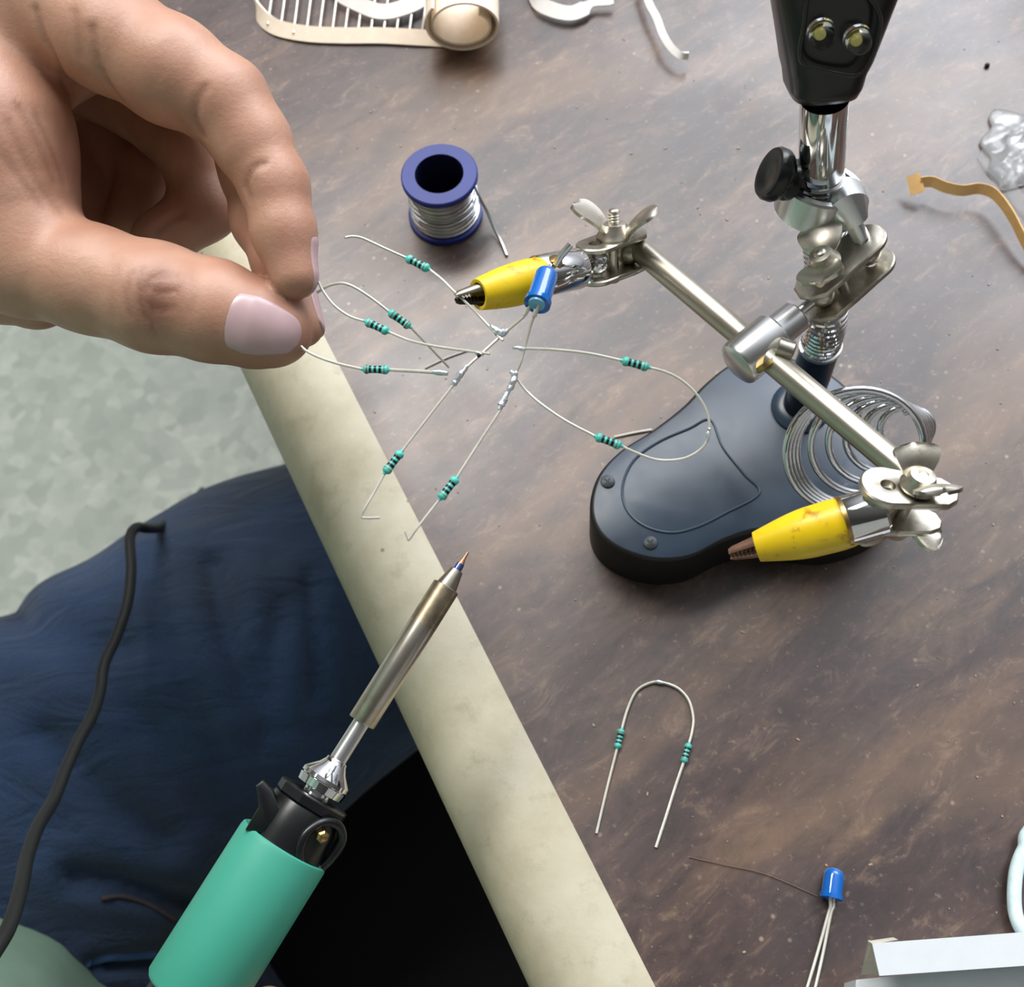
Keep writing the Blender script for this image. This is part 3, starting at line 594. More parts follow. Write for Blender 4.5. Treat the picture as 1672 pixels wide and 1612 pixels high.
# collar with knob
ca = P(1337, 322, 266.5); cax = nrm(P(1340, 300, 263)-P(1343, 345, 269)); 
cax = nrm(cax+V(.35, .1, 0)*.35)
MB().lathe(ca-cax*4, cax, [(0, 7.0), (0, 8.4), (.5, 9.0), (7.2, 9.0), (7.7, 8.6), (7.7, 7.2), (0, 7.0)], 44, caps=(False, False)).build('collar', ALU, hh)
bj = (h2+h2-g2)/2; cb = P(1384, 342, 261)
MB().sweep([P(1376, 330, 265), cb, cb+(bj-cb)*.3], [5.6, 4.8, 3.2], 28).build('collar_boss', ALU, hh); MB().sweep([cb, bj], 1.9, 16).build('joint_stem', ALU, hh)
ka = P(1300, 298, 262); kx = V(-.86, .22, .32)
MB().lathe(ka, kx, [(-3, 2), (0, 2.2), (.4, 3.2), (.8, 4.3), (1.8, 4.6), (2.6, 4.1), (3.2, 4.2), (3.8, 5.4), (4.6, 5.8), (6.2, 5.8), (7.0, 5.3), (7.2, 4.2), (6.6, 3.0), (6.8, .1)], 36, caps=(True, False)).build('clamp_knob', BLACK, hh)
# spiral iron rest
turns = 9.0; sp_ = []; N_ = int(turns*48)
for i in range(N_+1):
    t = i/48; kk = max(0, t-3.4)*1.12+min(t, 3.4)*.22
    cx_, cy_, dd_, rp = 1395+13.8*kk, 737-5.5*kk, 294+4.6*kk, 16.6-1.62*kk
    # plane of each turn leans back from the view
    e1_ = cR; e2_ = nrm(cU*1.0-cF*.28)
    a = 2*math.pi*t+2.2; sp_.append(P(cx_, cy_, dd_)+max(rp, 4)*(math.cos(a)*e1_+math.sin(a)*e2_*.92))
MB().sweep(sp_, [0.95]*len(sp_), 10).build('spiral_iron_rest', CHROME, hh)
setp(bpy.data.objects['spiral_iron_rest'], 'silver spiral wire iron rest')

# ---------------------------------------------------------------- soldering iron
I0 = P(466, 1378, 274); It = P(764, 902, 289); ix = nrm(It-I0); LI = np.linalg.norm(It-I0)
iron = thing('soldering_iron', I0, 'soldering iron with mint green grip pointing up at the circuit', 'soldering iron')
def onax(px, py):     # distance along the iron axis nearest to the pixel
    best = min(((abs(proj(I0+ix*s)[1]-py)+abs(proj(I0+ix*s)[0]-px)), s) for s in np.arange(-60, LI+2, .25)); return best[1]
s_t = onax(722, 966); s_b = onax(588, 1180); s_f = onax(545, 1246); s_n = onax(521, 1283)
MB().lathe(I0, ix, [(s_b, 1.9), (s_b, 3.15), (s_b+.3, 3.3), (s_t-9, 3.3)], 36, caps=(True, False)).build('barrel', HEAT, iron)
MB().lathe(I0, ix, [(s_t-9, 3.31), (s_t+1.2, 3.31), (s_t+1.4, 3.1), (s_t+1.4, 2.0)], 36, caps=(False, False)).build('barrel_nose', SMOKE, iron)
tip_ = MB().lathe(I0, ix, [(s_t-1, 2.6), (s_t+1.4, 2.6), (s_t+6, 1.6), (LI-5.6, 1.15)], 28, caps=(True, False)).build('tip_cone', SATIN, iron)
MB().lathe(I0, ix, [(LI-5.7, 1.2), (LI-4.9, 1.22), (LI-4.8, 1.05), (LI-3.2, .95)], 24, caps=(True, True)).build('tempered_band', TEMPER, tip_)
MB().lathe(I0, ix, [(LI-3.2, .9), (LI-1.8, .45), (LI, .32)], 20).build('copper_tip', COPPER, tip_)
MB().lathe(I0, ix, [(s_f-2, 2.2), (s_f, 2.0), (s_b+1, 1.9)], 28).build('stem', ALU, iron)
MB().lathe(I0, ix, [(s_n-4.6, 3.2), (s_n-1.2, 3.2), (s_n-1.1, 5.0), (s_n-.9, 5.7), (s_n+.9, 6.0), (s_n+1.0, 5.5), (s_n+1.2, 5.5), (s_n+1.3, 6.0), (s_n+2.2, 5.9), (s_n+4.6, 3.5), (s_n+5.6, 2.9), (s_n+5.8, 2.7), (s_n+6.6, 2.5), (s_n+6.9, 1.9)], 40).build('collar_nut', CHROME, iron)
# black head of the handle
iv = nrm(V(0, 0, 1)-ix*(V(0, 0, 1)@ix)); ir = np.cross(ix, iv)
if ir@cR < 0: ir = -ir
bh = MB(); bh.lathe(I0, ix, [(-1.5, 9.4), (3, 9.3), (7, 9.1), (9.4, 8.6), (9.8, 7.5)], 40)
bh.lathe(I0+ix*9.6, ix, [(0, 8.2), (.3, 8.7), (2.3, 8.7), (2.7, 8.1), (2.8, 3)], 9)
bo_ = bh.build('handle_head', BLACK, iron)
# lever fin on the left, eared recess on the right with a brass screw
fin = [I0+ix*a+iv*4.6-ir*b for a, b in ((-1, 9), (4.5, 9.2), (8.0, 12.2), (9.8, 11.6), (9.0, 8.5), (6.5, 5), (1, 3.5))]
MB().prism(fin, iv*3.2, bev=.6).build('lever', BLACK, bo_)
ear = cat_spline([I0+ix*a+iv*(5.0+c)+ir*b for a, b, c in ((-.5, 9.2, -3), (3.5, 10.4, -2.5), (7.5, 10.2, -2), (9.8, 7.8, 0), (9, 4.5, 2.2), (5, 2.6, 3.4), (1.0, 3.6, 3.2), (-1.5, 6.2, 1))], 6, True)
MB().sweep(ear, 1.1, 10, closed=True).build('screw_recess_rim', BLACK, bo_)
sk = I0+ix*6.4+iv*6.8+ir*5.6
MB().lathe(sk, nrm(iv+ir*.45), [(0, 1.4), (1.5, 1.45), (1.9, 1.0), (1.6, .3)], 6).build('brass_screw', BRASS, bo_)
s_e = onax(316, 1628)
MB().lathe(I0, ix, [(s_e-.2, 8.5), (s_e, 10.3), (s_e+1, 10.9), (-1.2, 10.9), (-.3, 10.7), (0, 10.3), (-.2, 9.4)], 64).build('grip_sleeve', GREEN, iron)
MB().lathe(I0, ix, [(s_e-95, 4), (s_e-93, 8), (s_e-20, 9.2), (s_e+1, 9.2)], 40).build('handle_end', BLACK, iron)
# ---------------------------------------------------------------- power cord
cd = [P(275, 850, 560), P(258, 862, 525), P(240, 863, 505), P(222, 862, 495), P(212, 880, 487), P(214, 930, 476), P(208, 985, 465), P(190, 1040, 453), P(170, 1085, 442), P(163, 1130, 432), P(150, 1170, 420), P(128, 1210, 408), P(108, 1255, 395), P(88, 1305, 380),
      P(62, 1350, 362), P(44, 1400, 345), P(34, 1450, 328), P(14, 1515, 312), P(-25, 1585, 300), P(-60, 1700, 300), P(0, 1860, 300), P(120, 1900, 290), I0+ix*(s_e-97)]
o = MB().sweep(cat_spline([P(330, 800, 860), P(300, 835, 640)]+cd, 8), 2.05, 14).build('power_cord', CORD); setp(o, 'black power cord draped over the blue jeans', 'cord')

# ---------------------------------------------------------------- things along the top and right
tape = thing('component_tape', Z(600, 30, 0), 'cream component tape with row of wire leads, ending in loose paper roll', 'component tape')
tp = cat_spline([Z(400, -60, 2), Z(416, -10, 2), (Z(424, 22, 2)), Z(450, 44, 2), Z(500, 55, 2), Z(560, 58, 2), Z(620, 58, 2), Z(680, 61, 2), Z(730, 64, 1.5)], 8)
MB().ribbon(tp, up*.55+np.array([0, 1.0, 0]), 5.4, .7).build('tape_band', PAPER, tape)
tp2 = cat_spline([Z(520, -60, 4), Z(550, -15, 4), Z(585, 6, 4), Z(622, 19, 4), Z(660, 12, 4), Z(692, -6, 4), Z(720, -50, 4)], 8)
MB().ribbon(tp2, up*.5+np.array([0, 1.0, 0]), 5.2, .7).build('tape_band', PAPERW, tape)
for i in range(13):
    x = 437+21*i; yb = 40+(14 if i > 1 else 6*i); a = Z(x, min(yb, 56), 2.2); b = Z(x+16, -70, 2.6)
    MB().sweep([a, b], .42, 8).build('wire_lead', TIN, tape)
# roll of tape, end towards the camera
rc = Z(758, 42, 12.8); rd = nrm(np.array([0.10, 1.0, 0.0])-0*up); rx_ = np.cross(rd, up); sp2 = []
vs = []; n_ = 150
for i in range(n_+1):
    t = i/n_; a = 2*math.pi*1.75*t+2.4; rr = 13.0-4.6*t-.9*math.sin(t*7)*t
    sp2.append((math.cos(a)*rr, math.sin(a)*rr*(.92-.12*t)))
rl = MB(); th_ = .8
for i in range(n_+1):
    x_, z_ = sp2[i]; x2, z2 = sp2[min(i+1, n_)]; x1, z1 = sp2[max(i-1, 0)]; tx_, tz_ = x2-x1, z2-z1; l_ = math.hypot(tx_, tz_)+1e-9; nx_, nz_ = -tz_/l_, tx_/l_
    for k_, (off, dep) in enumerate(((-th_/2, 0), (th_/2, 0), (th_/2, 22), (-th_/2, 22))): vs.append(rc+rx_*(x_+nx_*off)+up*(z_+nz_*off)+rd*dep)
fs = []
for i in range(n_):
    for j in range(4): fs.append((i*4+j, i*4+(j+1) % 4, i*4+4+(j+1) % 4, i*4+4+j))
fs += [(0, 1, 2, 3), tuple(range(n_*4, n_*4+4))]
rl.add(vs, fs); rl.build('tape_roll', PAPER, tape)
o = MB().ribbon(cat_spline([Z(850, -60, 3), Z(866, -18, 3), Z(880, 4, 3), Z(902, 16, 3), Z(930, 22, 3), Z(950, 16, 3), Z(968, 5, 3), Z(1002, 3, 3)], 8), up*.5+np.array([0, 1.0, 0]), [5.0]*43+[4, 3.4, 3, 2.8, 2.6, 2.6, 2.6, 2.6, 2.6, 2.6, 2.6, 2.4, 2, 1.6], .9).build('paper_strip', PAPERW)
setp(o, 'curled white paper strip at the top edge of the table, right of the tape roll', 'paper strip')
o = MB().ribbon(cat_spline([Z(1040, -60, 6), Z(1058, 0, 6), Z(1072, 28, 6), Z(1082, 55, 6), Z(1094, 75, 5.5), Z(1110, 90, 5), Z(1124, 91, 4.6)], 8), up*.6+np.array([.8, 0.3, 0]), 2.4, .8).build('paper_strip', PAPERW)
setp(o, 'thin off-white strip curving down from the top edge with bent end', 'paper strip')
kr = thing('kraft_strip', Z(1560, 330, 0), 'wavy narrow tan kraft strip on the table at the right', 'paper strip')
kp = cat_spline([Z(1503, 298, 6), Z(1522, 297, 6), Z(1545, 306, 6), Z(1572, 311, 6), Z(1600, 308, 6), Z(1625, 318, 6), Z(1650, 350, 6), Z(1672, 392, 5), Z(1700, 440, 3)], 8)
MB().ribbon(kp, up+V(0, .25, 0), 3.4, .5).build('band', KRAFT, kr)
MB().ribbon([Z(1483, 304, 4.5), Z(1490, 302, 5.0), Z(1497, 300, 5.6), Z(1506, 297, 6)], V(-.2, 1, .0), 6, .5).build('folded_end', KRAFT, kr)
# crumpled clear bag
bg_ = MB(); nu, nv = 46, 46; vs = []; C0 = Z(1668, 246, 0)
rng = np.random.RandomState(7); K = [(rng.uniform(-1, 1, 2)*rng.uniform(.15, .75), rng.uniform(0, 6.28), rng.uniform(.5, 1)) for _ in range(16)]
ux_ = nrm(Z(1700, 246)-C0); uy_ = nrm(Z(1668, 150)-C0)
for lay in (0, 1):
    for i in range(nu+1):
        for j in range(nv+1):
            x = (i/nu-.5)*2; y = (j/nv-.5)*2; ed_ = max(0, 1-max(abs(x), abs(y))**2.2)
            h = (sum((1-abs(math.sin(k_[0]*x*9+k_[1]*y*9+ph)))**1.5*am for k_, ph, am in K)/len(K))**1.5*2.4
            z = (1.2+14*ed_*(h*1.8)) if lay == 0 else (.3+1.8*ed_*h)
            sx = 18+2.0*math.sin(y*3+1)+1.2*math.sin(y*9); sy = 15+1.2*math.sin(x*5)
            vs.append(C0+ux_*x*sx+ux_*8+uy_*y*sy+up*z)
fs = []; N1 = (nu+1)*(nv+1); I = lambda i, j: i*(nv+1)+j
for i in range(nu):
    for j in range(nv): fs.append((I(i, j), I(i, j+1), I(i+1, j+1), I(i+1, j))); fs.append((N1+I(i, j), N1+I(i+1, j), N1+I(i+1, j+1), N1+I(i, j+1)))
for i in range(nu):
    for j in (0, nv): fs.append((I(i, j), I(i+1, j), N1+I(i+1, j), N1+I(i, j)))
for j in range(nv):
    for i in (0, nu): fs.append((I(i, j), I(i, j+1), N1+I(i, j+1), N1+I(i, j)))
bg_.add(vs, fs); bag = bg_.build('plastic_bag', FILM, ang=180); setp(bag, 'crumpled clear plastic bag at the right edge above the kraft strip', 'bag')
tail = MB(); tail.ribbon(cat_spline([Z(1598, 255, .6), Z(1618, 268, 2), Z(1640, 300, 1.2), Z(1668, 335, 1.5), Z(1700, 370, 1)], 6), V(0, 1, 0)*1.0, 5, .15)
o2 = tail.build('bag_edge', FILM, None); 
o2.parent = bag; d_ = ORIG[o2]-ORIG[bag]; o2.location = tuple(d_*MM)
# white packaging bottom right
bx = thing('paper_box', Z(1560, 1600, 0), 'white folded card box at the bottom right corner', 'box')
zb = 26.0
A = Z(1423, 1541, zb); B = Z(1980, 1500, zb); Cc = Z(1980, 1556, zb-1); Dd = Z(1435, 1594, zb-1)
MB().prism([Dd, Cc, B, A], (0, 0, .6)).build('flap', CARD, bx, smooth=False)
lowp = [Z(1398, 1600, 14), Z(1980, 1545, 14), Z(1990, 1900, 14), Z(1370, 1900, 14)]
MB().prism([p*np.array([1, 1, 0]) for p in lowp], (0, 0, 14)).build('box_body', CARD, bx, smooth=False)
MB().prism([Z(1406, 1592, 14.2), Z(1417, 1538, 24.5), Z(1424, 1541, 25.5), Z(1434, 1592, 14.2)], V(.3, 1, 0)*.5).build('side_flap', CARDI, bx, smooth=False)
MB().prism([Z(1416, 1537, 25.4), Z(1458, 1531, 26.2), Z(1466, 1535, 26.2), Z(1424, 1542, 25.4)], up*.4).build('tuck_edge', CARDI, bx, smooth=False)
MB().prism([Z(1434, 1545, 25), Z(1980, 1504, 25), Z(1980, 1546, 14.2), Z(1434, 1592, 14.2)], V(0, .5, -1)*.5).build('box_front', CARD, bx, smooth=False)
o = MB().sweep(cat_spline([Z(2200, 1150, 2.5), Z(1900, 1220, 2.5), Z(1700, 1340, 2.5), Z(1672, 1388, 3), Z(1660, 1420, 3), Z(1656, 1460, 3), Z(1659, 1495, 3), Z(1672, 1522, 3), Z(1700, 1535, 3), Z(1760, 1500, 3), Z(1840, 1380, 3), Z(2000, 1250, 3), Z(2300, 1200, 3)], 8), 1.7, 14).build('white_cable', WHITEC); setp(o, 'white cable looping in at the right edge above the white box', 'cable')
o = MB().ball(Z(1612, 107, .5), .9, 10, 6).build('crumb', BLACKM); setp(o, 'tiny dark speck on the table in the upper right', 'crumb')
vs_ = MB()
for i in range(170):
    x = random.uniform(560, 1660); y = random.uniform(60, 1600); p = Z(x, y, .12)
    if (p[:2]-e0)@tn < 3: continue
    r_ = random.choice((.08, .1, .12, .16, .24)); a_ = random.uniform(0, 3.1); vs_.box(p, np.array([math.cos(a_), math.sin(a_), 0]), np.array([-math.sin(a_), math.cos(a_), 0]), up, r_*random.uniform(1, 2.2), r_, .12)
o = vs_.build('dust', simple('pale_crumbs', (150, 134, 114), .8).m, smooth=False, at=(50, 150, 0)); setp(o, 'pale crumbs and dust scattered over the dark table top', 'dust', kind='stuff')

# ---------------------------------------------------------------- implicit surfaces for the person
def seg_dist(X, a, b, ra, rb):
    ab = b-a; t = np.clip(((X-a)@ab)/(ab@ab+1e-9), 0, 1)
    return np.sqrt(((X-(a+t[:, None]*ab))**2).sum(1))-(ra+(rb-ra)*t)
def smin(a, b, k):
    h = np.clip(.5+.5*(b-a)/k, 0, 1); return b*(1-h)+a*h-k*h*(1-h)
def chain(X, pts, k=3.0):
    d = None
    for (a, ra), (b, rb) in zip(pts[:-1], pts[1:]):
        s = seg_dist(X, a, b, ra, rb); d = s if d is None else smin(d, s, k)
    return d
def surface_nets(fn, lo, hi, h):
    lo = np.array(lo, float); n = np.ceil((np.array(hi)-lo)/h).astype(int)+1
    ax = [lo[i]+h*np.arange(n[i]) for i in range(3)]; G = np.empty(n, np.float32)
    YY, ZZ = np.meshgrid(ax[1], ax[2], indexing='ij'); yz = np.stack([YY.ravel(), ZZ.ravel()], 1)
    st = max(1, int(400000/len(yz)))
    for i in range(0, n[0], st):
        xs = ax[0][i:i+st]; X = np.concatenate([np.column_stack([np.full(len(yz), x), yz]) for x in xs]); G[i:i+st] = fn(X).reshape(len(xs), n[1], n[2])
    ins = G < 0; cells = np.zeros(n-1, bool); cnt = np.zeros(n-1, np.int8)
    for a in (0, 1):
        for b in (0, 1):
            for c in (0, 1): cnt += ins[a:n[0]-1+a, b:n[1]-1+b, c:n[2]-1+c]
    cells = (cnt > 0) & (cnt < 8); idx = -np.ones(n-1, int); ci = np.argwhere(cells); idx[cells] = np.arange(len(ci))
    acc = np.zeros((len(ci), 3)); num = np.zeros(len(ci)); corners = [(a, b, c) for a in (0, 1) for b in (0, 1) for c in (0, 1)]
    for p in corners:
        for k in range(3):
            if p[k] == 0:
                q_ = list(p); q_[k] = 1
                v0 = G[tuple((ci+p).T)]; v1_ = G[tuple((ci+q_).T)]; mk = (v0 < 0) != (v1_ < 0); t = v0[mk]/(v0[mk]-v1_[mk])
                pos = np.tile(np.array(p, float), (mk.sum(), 1)); pos[:, k] += t; acc[mk] += pos; num[mk] += 1
    Vt = lo+h*(ci+acc/num[:, None]); faces = []
    for k in range(3):
        i_, j_ = (k+1) % 3, (k+2) % 3; sl0 = [slice(None)]*3; sl1 = [slice(None)]*3; sl0[k] = slice(0, n[k]-1); sl1[k] = slice(1, n[k])
        a = ins[tuple(sl0)]; b = ins[tuple(sl1)]; e_ = np.argwhere(a != b); s_ = a[tuple(e_.T)]
        ok = (e_[:, i_] > 0) & (e_[:, j_] > 0) & (e_[:, i_] < n[i_]-1) & (e_[:, j_] < n[j_]-1); e_ = e_[ok]; s_ = s_[ok]
        ui = np.zeros(3, int); ui[i_] = 1; uj = np.zeros(3, int); uj[j_] = 1
        Q = np.stack([idx[tuple(e_.T)], idx[tuple((e_-ui).T)], idx[tuple((e_-ui-uj).T)], idx[tuple((e_-uj).T)]], 1)
        Q[~s_] = Q[~s_][:, ::-1]; faces.append(Q)
    Fq = np.concatenate(faces); eps = h*.3
    for _ in range(2):
        d0 = fn(Vt); gr = np.stack([(fn(Vt+np.eye(3)[k]*eps)-fn(Vt-np.eye(3)[k]*eps))/(2*eps) for k in range(3)], 1)
        gg = (gr**2).sum(1); Vt = Vt-np.clip(d0/(gg+.05), -h, h)[:, None]*gr*.9
    return Vt, Fq
def trace(fn, o, d, n=60, tmax=80):
    o = np.atleast_2d(o); d = np.atleast_2d(d); t = np.zeros(len(o))
    for _ in range(n): t += np.clip(fn(o+d*t[:, None])*.85, -3, 20)
    return o+d*t[:, None], t

p3 = lambda x, y, d, r: (P(x, y, d), r)
thumb = [p3(-230, 330, 288, 17), p3(-60, 385, 276, 15), p3(40, 422, 270, 12.4), p3(150, 456, 267, 11.4), p3(255, 486, 265, 11.5), p3(350, 508, 263, 10.6), p3(425, 531, 262, 9.0), p3(456, 541, 262, 7.0)]
index = [p3(-150, -60, 285, 16), p3(50, -12, 270, 13.5), p3(185, 62, 263, 11.3), p3(280, 116, 261, 10.9), p3(366, 166, 261, 9.2), p3(410, 230, 261, 8.0), p3(448, 303, 260, 6.9), p3(463, 378, 259, 6.4), p3(480, 450, 258, 5.1)]
middle = [p3(-180, -30, 300, 15), p3(80, 20, 290, 12), p3(270, 110, 284, 9.5), p3(385, 190, 280, 8.2), p3(414, 280, 278, 7.2), p3(430, 360, 275, 6.8), p3(460, 430, 271, 6.0), p3(494, 533, 266, 4.6)]
ring = [p3(-200, 60, 318, 15), p3(60, 90, 310, 11), p3(220, 165, 306, 8.6), p3(312, 250, 300, 7.6), p3(334, 340, 301, 7.6), p3(262, 392, 298, 7.2)]
pinky = [p3(-200, 130, 335, 14), p3(40, 150, 325, 10), p3(190, 215, 324, 8), p3(252, 285, 318, 8.4), p3(225, 370, 314, 8)]
palm = [[p3(-60, 140, 318, 20), p3(60, 330, 322, 17), p3(110, 440, 318, 14)], [p3(60, 170, 330, 14), p3(150, 300, 332, 13), p3(150, 420, 328, 12)], [p3(-420, 190, 320, 26), p3(-230, 180, 312, 24)], [p3(-230, 180, 312, 24), p3(-60, 130, 300, 18)], [p3(-200, 330, 300, 18), p3(-30, 420, 300, 14), p3(60, 485, 302, 7.6)], [p3(-100, 60, 278, 18), p3(-75, 140, 273, 19), p3(-25, 235, 270, 17.5), p3(10, 330, 270, 15)], [p3(60, 30, 278, 12), p3(105, 95, 285, 9.5)]]
fore = [p3(-420, 190, 320, 26), p3(-620, 210, 330, 29)]
cre_px = [([(58, 15), (72, 60), (92, 98), (112, 150)], 1.0, .8), ([(150, 45), (158, 90), (176, 135), (205, 172)], 1.0, .8), ([(334, 142), (322, 165), (320, 195), (332, 222)], .9, .65), ([(432, 266), (412, 276), (402, 300), (408, 322)], .9, .6),
          ([(30, 175), (60, 230), (90, 300)], .35, .9), ([(12, 200), (40, 260), (75, 320), (100, 345)], .3, .9), ([(60, 190), (85, 245), (105, 300)], .4, .8), ([(-10, 240), (30, 290), (70, 340)], .25, .9),
          ([(120, 20), (126, 60), (132, 90)], .3, 1.2), ([(215, 445), (205, 480), (212, 515)], .22, .8), ([(232, 438), (226, 480), (236, 520)], .3, .6), ([(290, 448), (250, 452), (232, 478)], .25, .6), ([(245, 470), (262, 478), (290, 474)], .3, .5),
          ([(248, 500), (246, 520), (252, 548)], .3, .6), ([(240, 492), (262, 505), (285, 502)], .25, .6), ([(310, 445), (318, 480), (310, 510)], .15, .9), ([(190, 440), (180, 480), (186, 520)], .15, 1.0),
          ([(300, 352), (280, 362), (258, 380)], .8, 1.0)]
def hand0(X):
    pl = None
    for c_ in palm+[fore]:
        s = chain(X, c_, 8); pl = s if pl is None else smin(pl, s, 9)
    tot = None
    for f_, kk in ((thumb, 7), (index, 6), (middle, 5), (ring, 5), (pinky, 5)):
        s = smin(pl, chain(X, f_, 3.2), kk); tot = s if tot is None else smin(tot, s, .8)
    return tot
CRE = []
for pts, dep, wd_ in cre_px:
    pp = cat_spline([np.array(p+(0,), float) for p in pts], 4); dirs = np.array([nrm(P(p[0], p[1], 1.0)-cC) for p in pp])
    o_ = cC+dirs*225; hit, t_ = trace(hand0, o_, dirs, 70); keep = [h for h, tt in zip(hit, t_) if tt < 110]
    if len(keep) > 1: CRE.append((np.array(keep), dep, wd_))
def hand(X):
    d = hand0(X); near = np.abs(d) < 3
    if near.any():
        Xn = X[near]; add = np.zeros(len(Xn))
        for pts, dep, wd_ in CRE:
            lo_ = pts.min(0)-4; hi_ = pts.max(0)+4; mk = ((Xn > lo_) & (Xn < hi_)).all(1)
            if not mk.any(): continue
            Y = Xn[mk]; best = np.full(len(Y), 1e9)
            for a, b in zip(pts[:-1], pts[1:]): best = np.minimum(best, seg_dist(Y, a, b, 0, 0))
            add[mk] = np.maximum(add[mk], dep*np.exp(-(best/wd_)**2))
        d = d.copy(); d[near] += add
    return d
person = thing('person', Z(-150, 1650, -750), 'seated person in blue jeans and sage green shirt, soldering with both hands', 'person')
allp = [q for c_ in (thumb, index, middle, ring, pinky, fore)+tuple(palm) for q in c_]
A_ = np.array([q[0] for q in allp]); Rr = np.array([q[1] for q in allp])[:, None]
lo = (A_-Rr).min(0)-3; hi = (A_+Rr).max(0)+3; lo[0] = P(-560, 210, 327)[0]
Vh, Fh = surface_nets(hand, lo, hi, 1.0)
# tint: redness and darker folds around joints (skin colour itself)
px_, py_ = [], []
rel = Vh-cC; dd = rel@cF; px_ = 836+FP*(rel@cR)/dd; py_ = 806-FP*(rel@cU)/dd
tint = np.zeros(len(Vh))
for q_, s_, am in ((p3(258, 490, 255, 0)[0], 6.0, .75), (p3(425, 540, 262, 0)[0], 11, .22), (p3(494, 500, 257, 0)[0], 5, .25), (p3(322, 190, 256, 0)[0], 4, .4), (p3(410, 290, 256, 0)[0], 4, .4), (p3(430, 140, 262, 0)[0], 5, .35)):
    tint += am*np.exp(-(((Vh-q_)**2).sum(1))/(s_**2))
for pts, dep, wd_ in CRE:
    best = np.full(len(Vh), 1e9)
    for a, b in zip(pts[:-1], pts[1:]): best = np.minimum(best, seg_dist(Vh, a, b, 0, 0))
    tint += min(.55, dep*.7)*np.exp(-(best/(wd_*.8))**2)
pm = np.array([P(160, 250, 300), P(60, 200, 300)]); 
body = MB(); body.v = [tuple(v) for v in Vh]; body.f = [tuple(int(a) for a in f) for f in Fh]; body.m = [0]*len(body.f)
tints = [float(min(t, .8)) for t in tint]
def pad(): 
    while len(tints) < len(body.v): tints.append(0.0)
# nails: curved plates lying on the surface
def nail(a, b, dorsal, half, off=.32, nu=18, nv=22, tipround=.35):
    ax_ = nrm(b-a); L = np.linalg.norm(b-a); dz = nrm(dorsal-ax_*(dorsal@ax_)); sd = np.cross(ax_, dz); ori = []; di = []; U = []
    for i in range(nu+1):
        for j in range(nv+1):
            u = i/nu; v = (j/nv)*2-1; uu = u*L
            uu = (u*(1-.12*v**6-.04*v*v)+(.05*v*v+.05*v**6)*(1-u))*L          # rounded free edge and lunula side
            ph = v*half*(.93+.07*math.sin(math.pi*u)); dr = dz*math.cos(ph)+sd*math.sin(ph); ori.append(a+ax_*uu+dr*22); di.append(-dr); U.append((u, v, dr))
    hit, t_ = trace(hand0, np.array(ori), np.array(di), 40); vs = []
    for h_, (u, v, dr) in zip(hit, U):
        edge = min(1, min((1-abs(v))/.14, u/.12)); fr_ = max(0, u-.8)*1.2
        vs.append(h_+dr*(off*math.sqrt(max(edge, 0))-.12+(fr_*.6 if abs(v) < .97 else 0)))
    n0 = len(vs); vs += [p-U[i][2]*.6 for i, p in enumerate(vs)]
    I = lambda i, j: i*(nv+1)+j; fs = []
    for i in range(nu):
        for j in range(nv): fs.append((I(i, j), I(i, j+1), I(i+1, j+1), I(i+1, j)))
    for j in range(nv): fs.append((I(nu, j), I(nu, j+1), n0+I(nu, j+1), n0+I(nu, j)))
    for i in range(nu):
        for j in (0, nv): fs.append((I(i, j), I(i+1, j), n0+I(i+1, j), n0+I(i, j)))
    body.add(vs, fs, 1); pad()
nail(P(386, 521, 262), P(498, 551, 262), V(.02, -.15, 1), .72)
nail(P(468, 398, 259), P(490, 486, 258), V(1, .1, -.35), .95)
nail(P(478, 480, 269), P(500, 552, 266), V(1, .1, -.2), .95)
# left arm beyond the frame, right hand on the iron, right arm
WR = fore[-1][0]
Bp = Z(110, 1530, -95); fc_ = nrm(np.array([.80, .60, 0])); lf = np.array([-fc_[1], fc_[0], 0]); TC = Bp-fc_*150
shL = TC+lf*185+up*400; elL = WR+nrm(WR-np.array([0, 160, 60]))*205; 
armL = [(P(-500, 198, 324), 26.0), (WR, 29.5), ((WR*.4+elL*.6), 37), (elL, 42)]
body.sweep(cat_spline([np.append(a, 0)[:3] for a, r in armL], 5), list(np.interp(np.linspace(0, 3, 16), [0, 1, 2, 3], [r for a, r in armL])), 28); pad()
hc = I0+ix*(s_e-12); toCam = iv
def ringpt(s, ang, rad): return I0+ix*s+rad*(math.cos(ang)*iv+math.sin(ang)*ir)
fing = []
for k_, (so, a0, a1, fr) in enumerate(((s_e-44, 3.9, 1.15, 7.4), (s_e-60, 3.9, 1.0, 7.6), (s_e-75, 3.9, 1.1, 7.2), (s_e-89, 3.9, 1.3, 6.2))):
    pts = [(ringpt(so-5, a0, 19+3), fr+2.5)]
    for q_ in range(1, 6): a = a0+(a1-a0)*q_/5; pts.append((ringpt(so+(2 if k_ == 0 else 0)*q_*.6, a, (10.9 if so > s_e else 9.2)+fr+(1.5 if q_ in (2, 4) else .3)), fr*(1.05-.05*q_)))
    fing.append(pts)
thR = [(ringpt(s_e-85, 2.9, 26), 12), (ringpt(s_e-60, 2.4, 24), 10.5), (P(440, 1790, 276), 9.2), (P(437, 1662, 272), 6.6)]
pR = [[(ringpt(s_e-46, 4.0, 27), 10), (ringpt(s_e-92, 4.0, 27), 11)], [(ringpt(s_e-70, 4.1, 30), 15), (ringpt(s_e-118, 4.2, 34), 20)]]
wrR = ringpt(s_e-140, 4.2, 38)
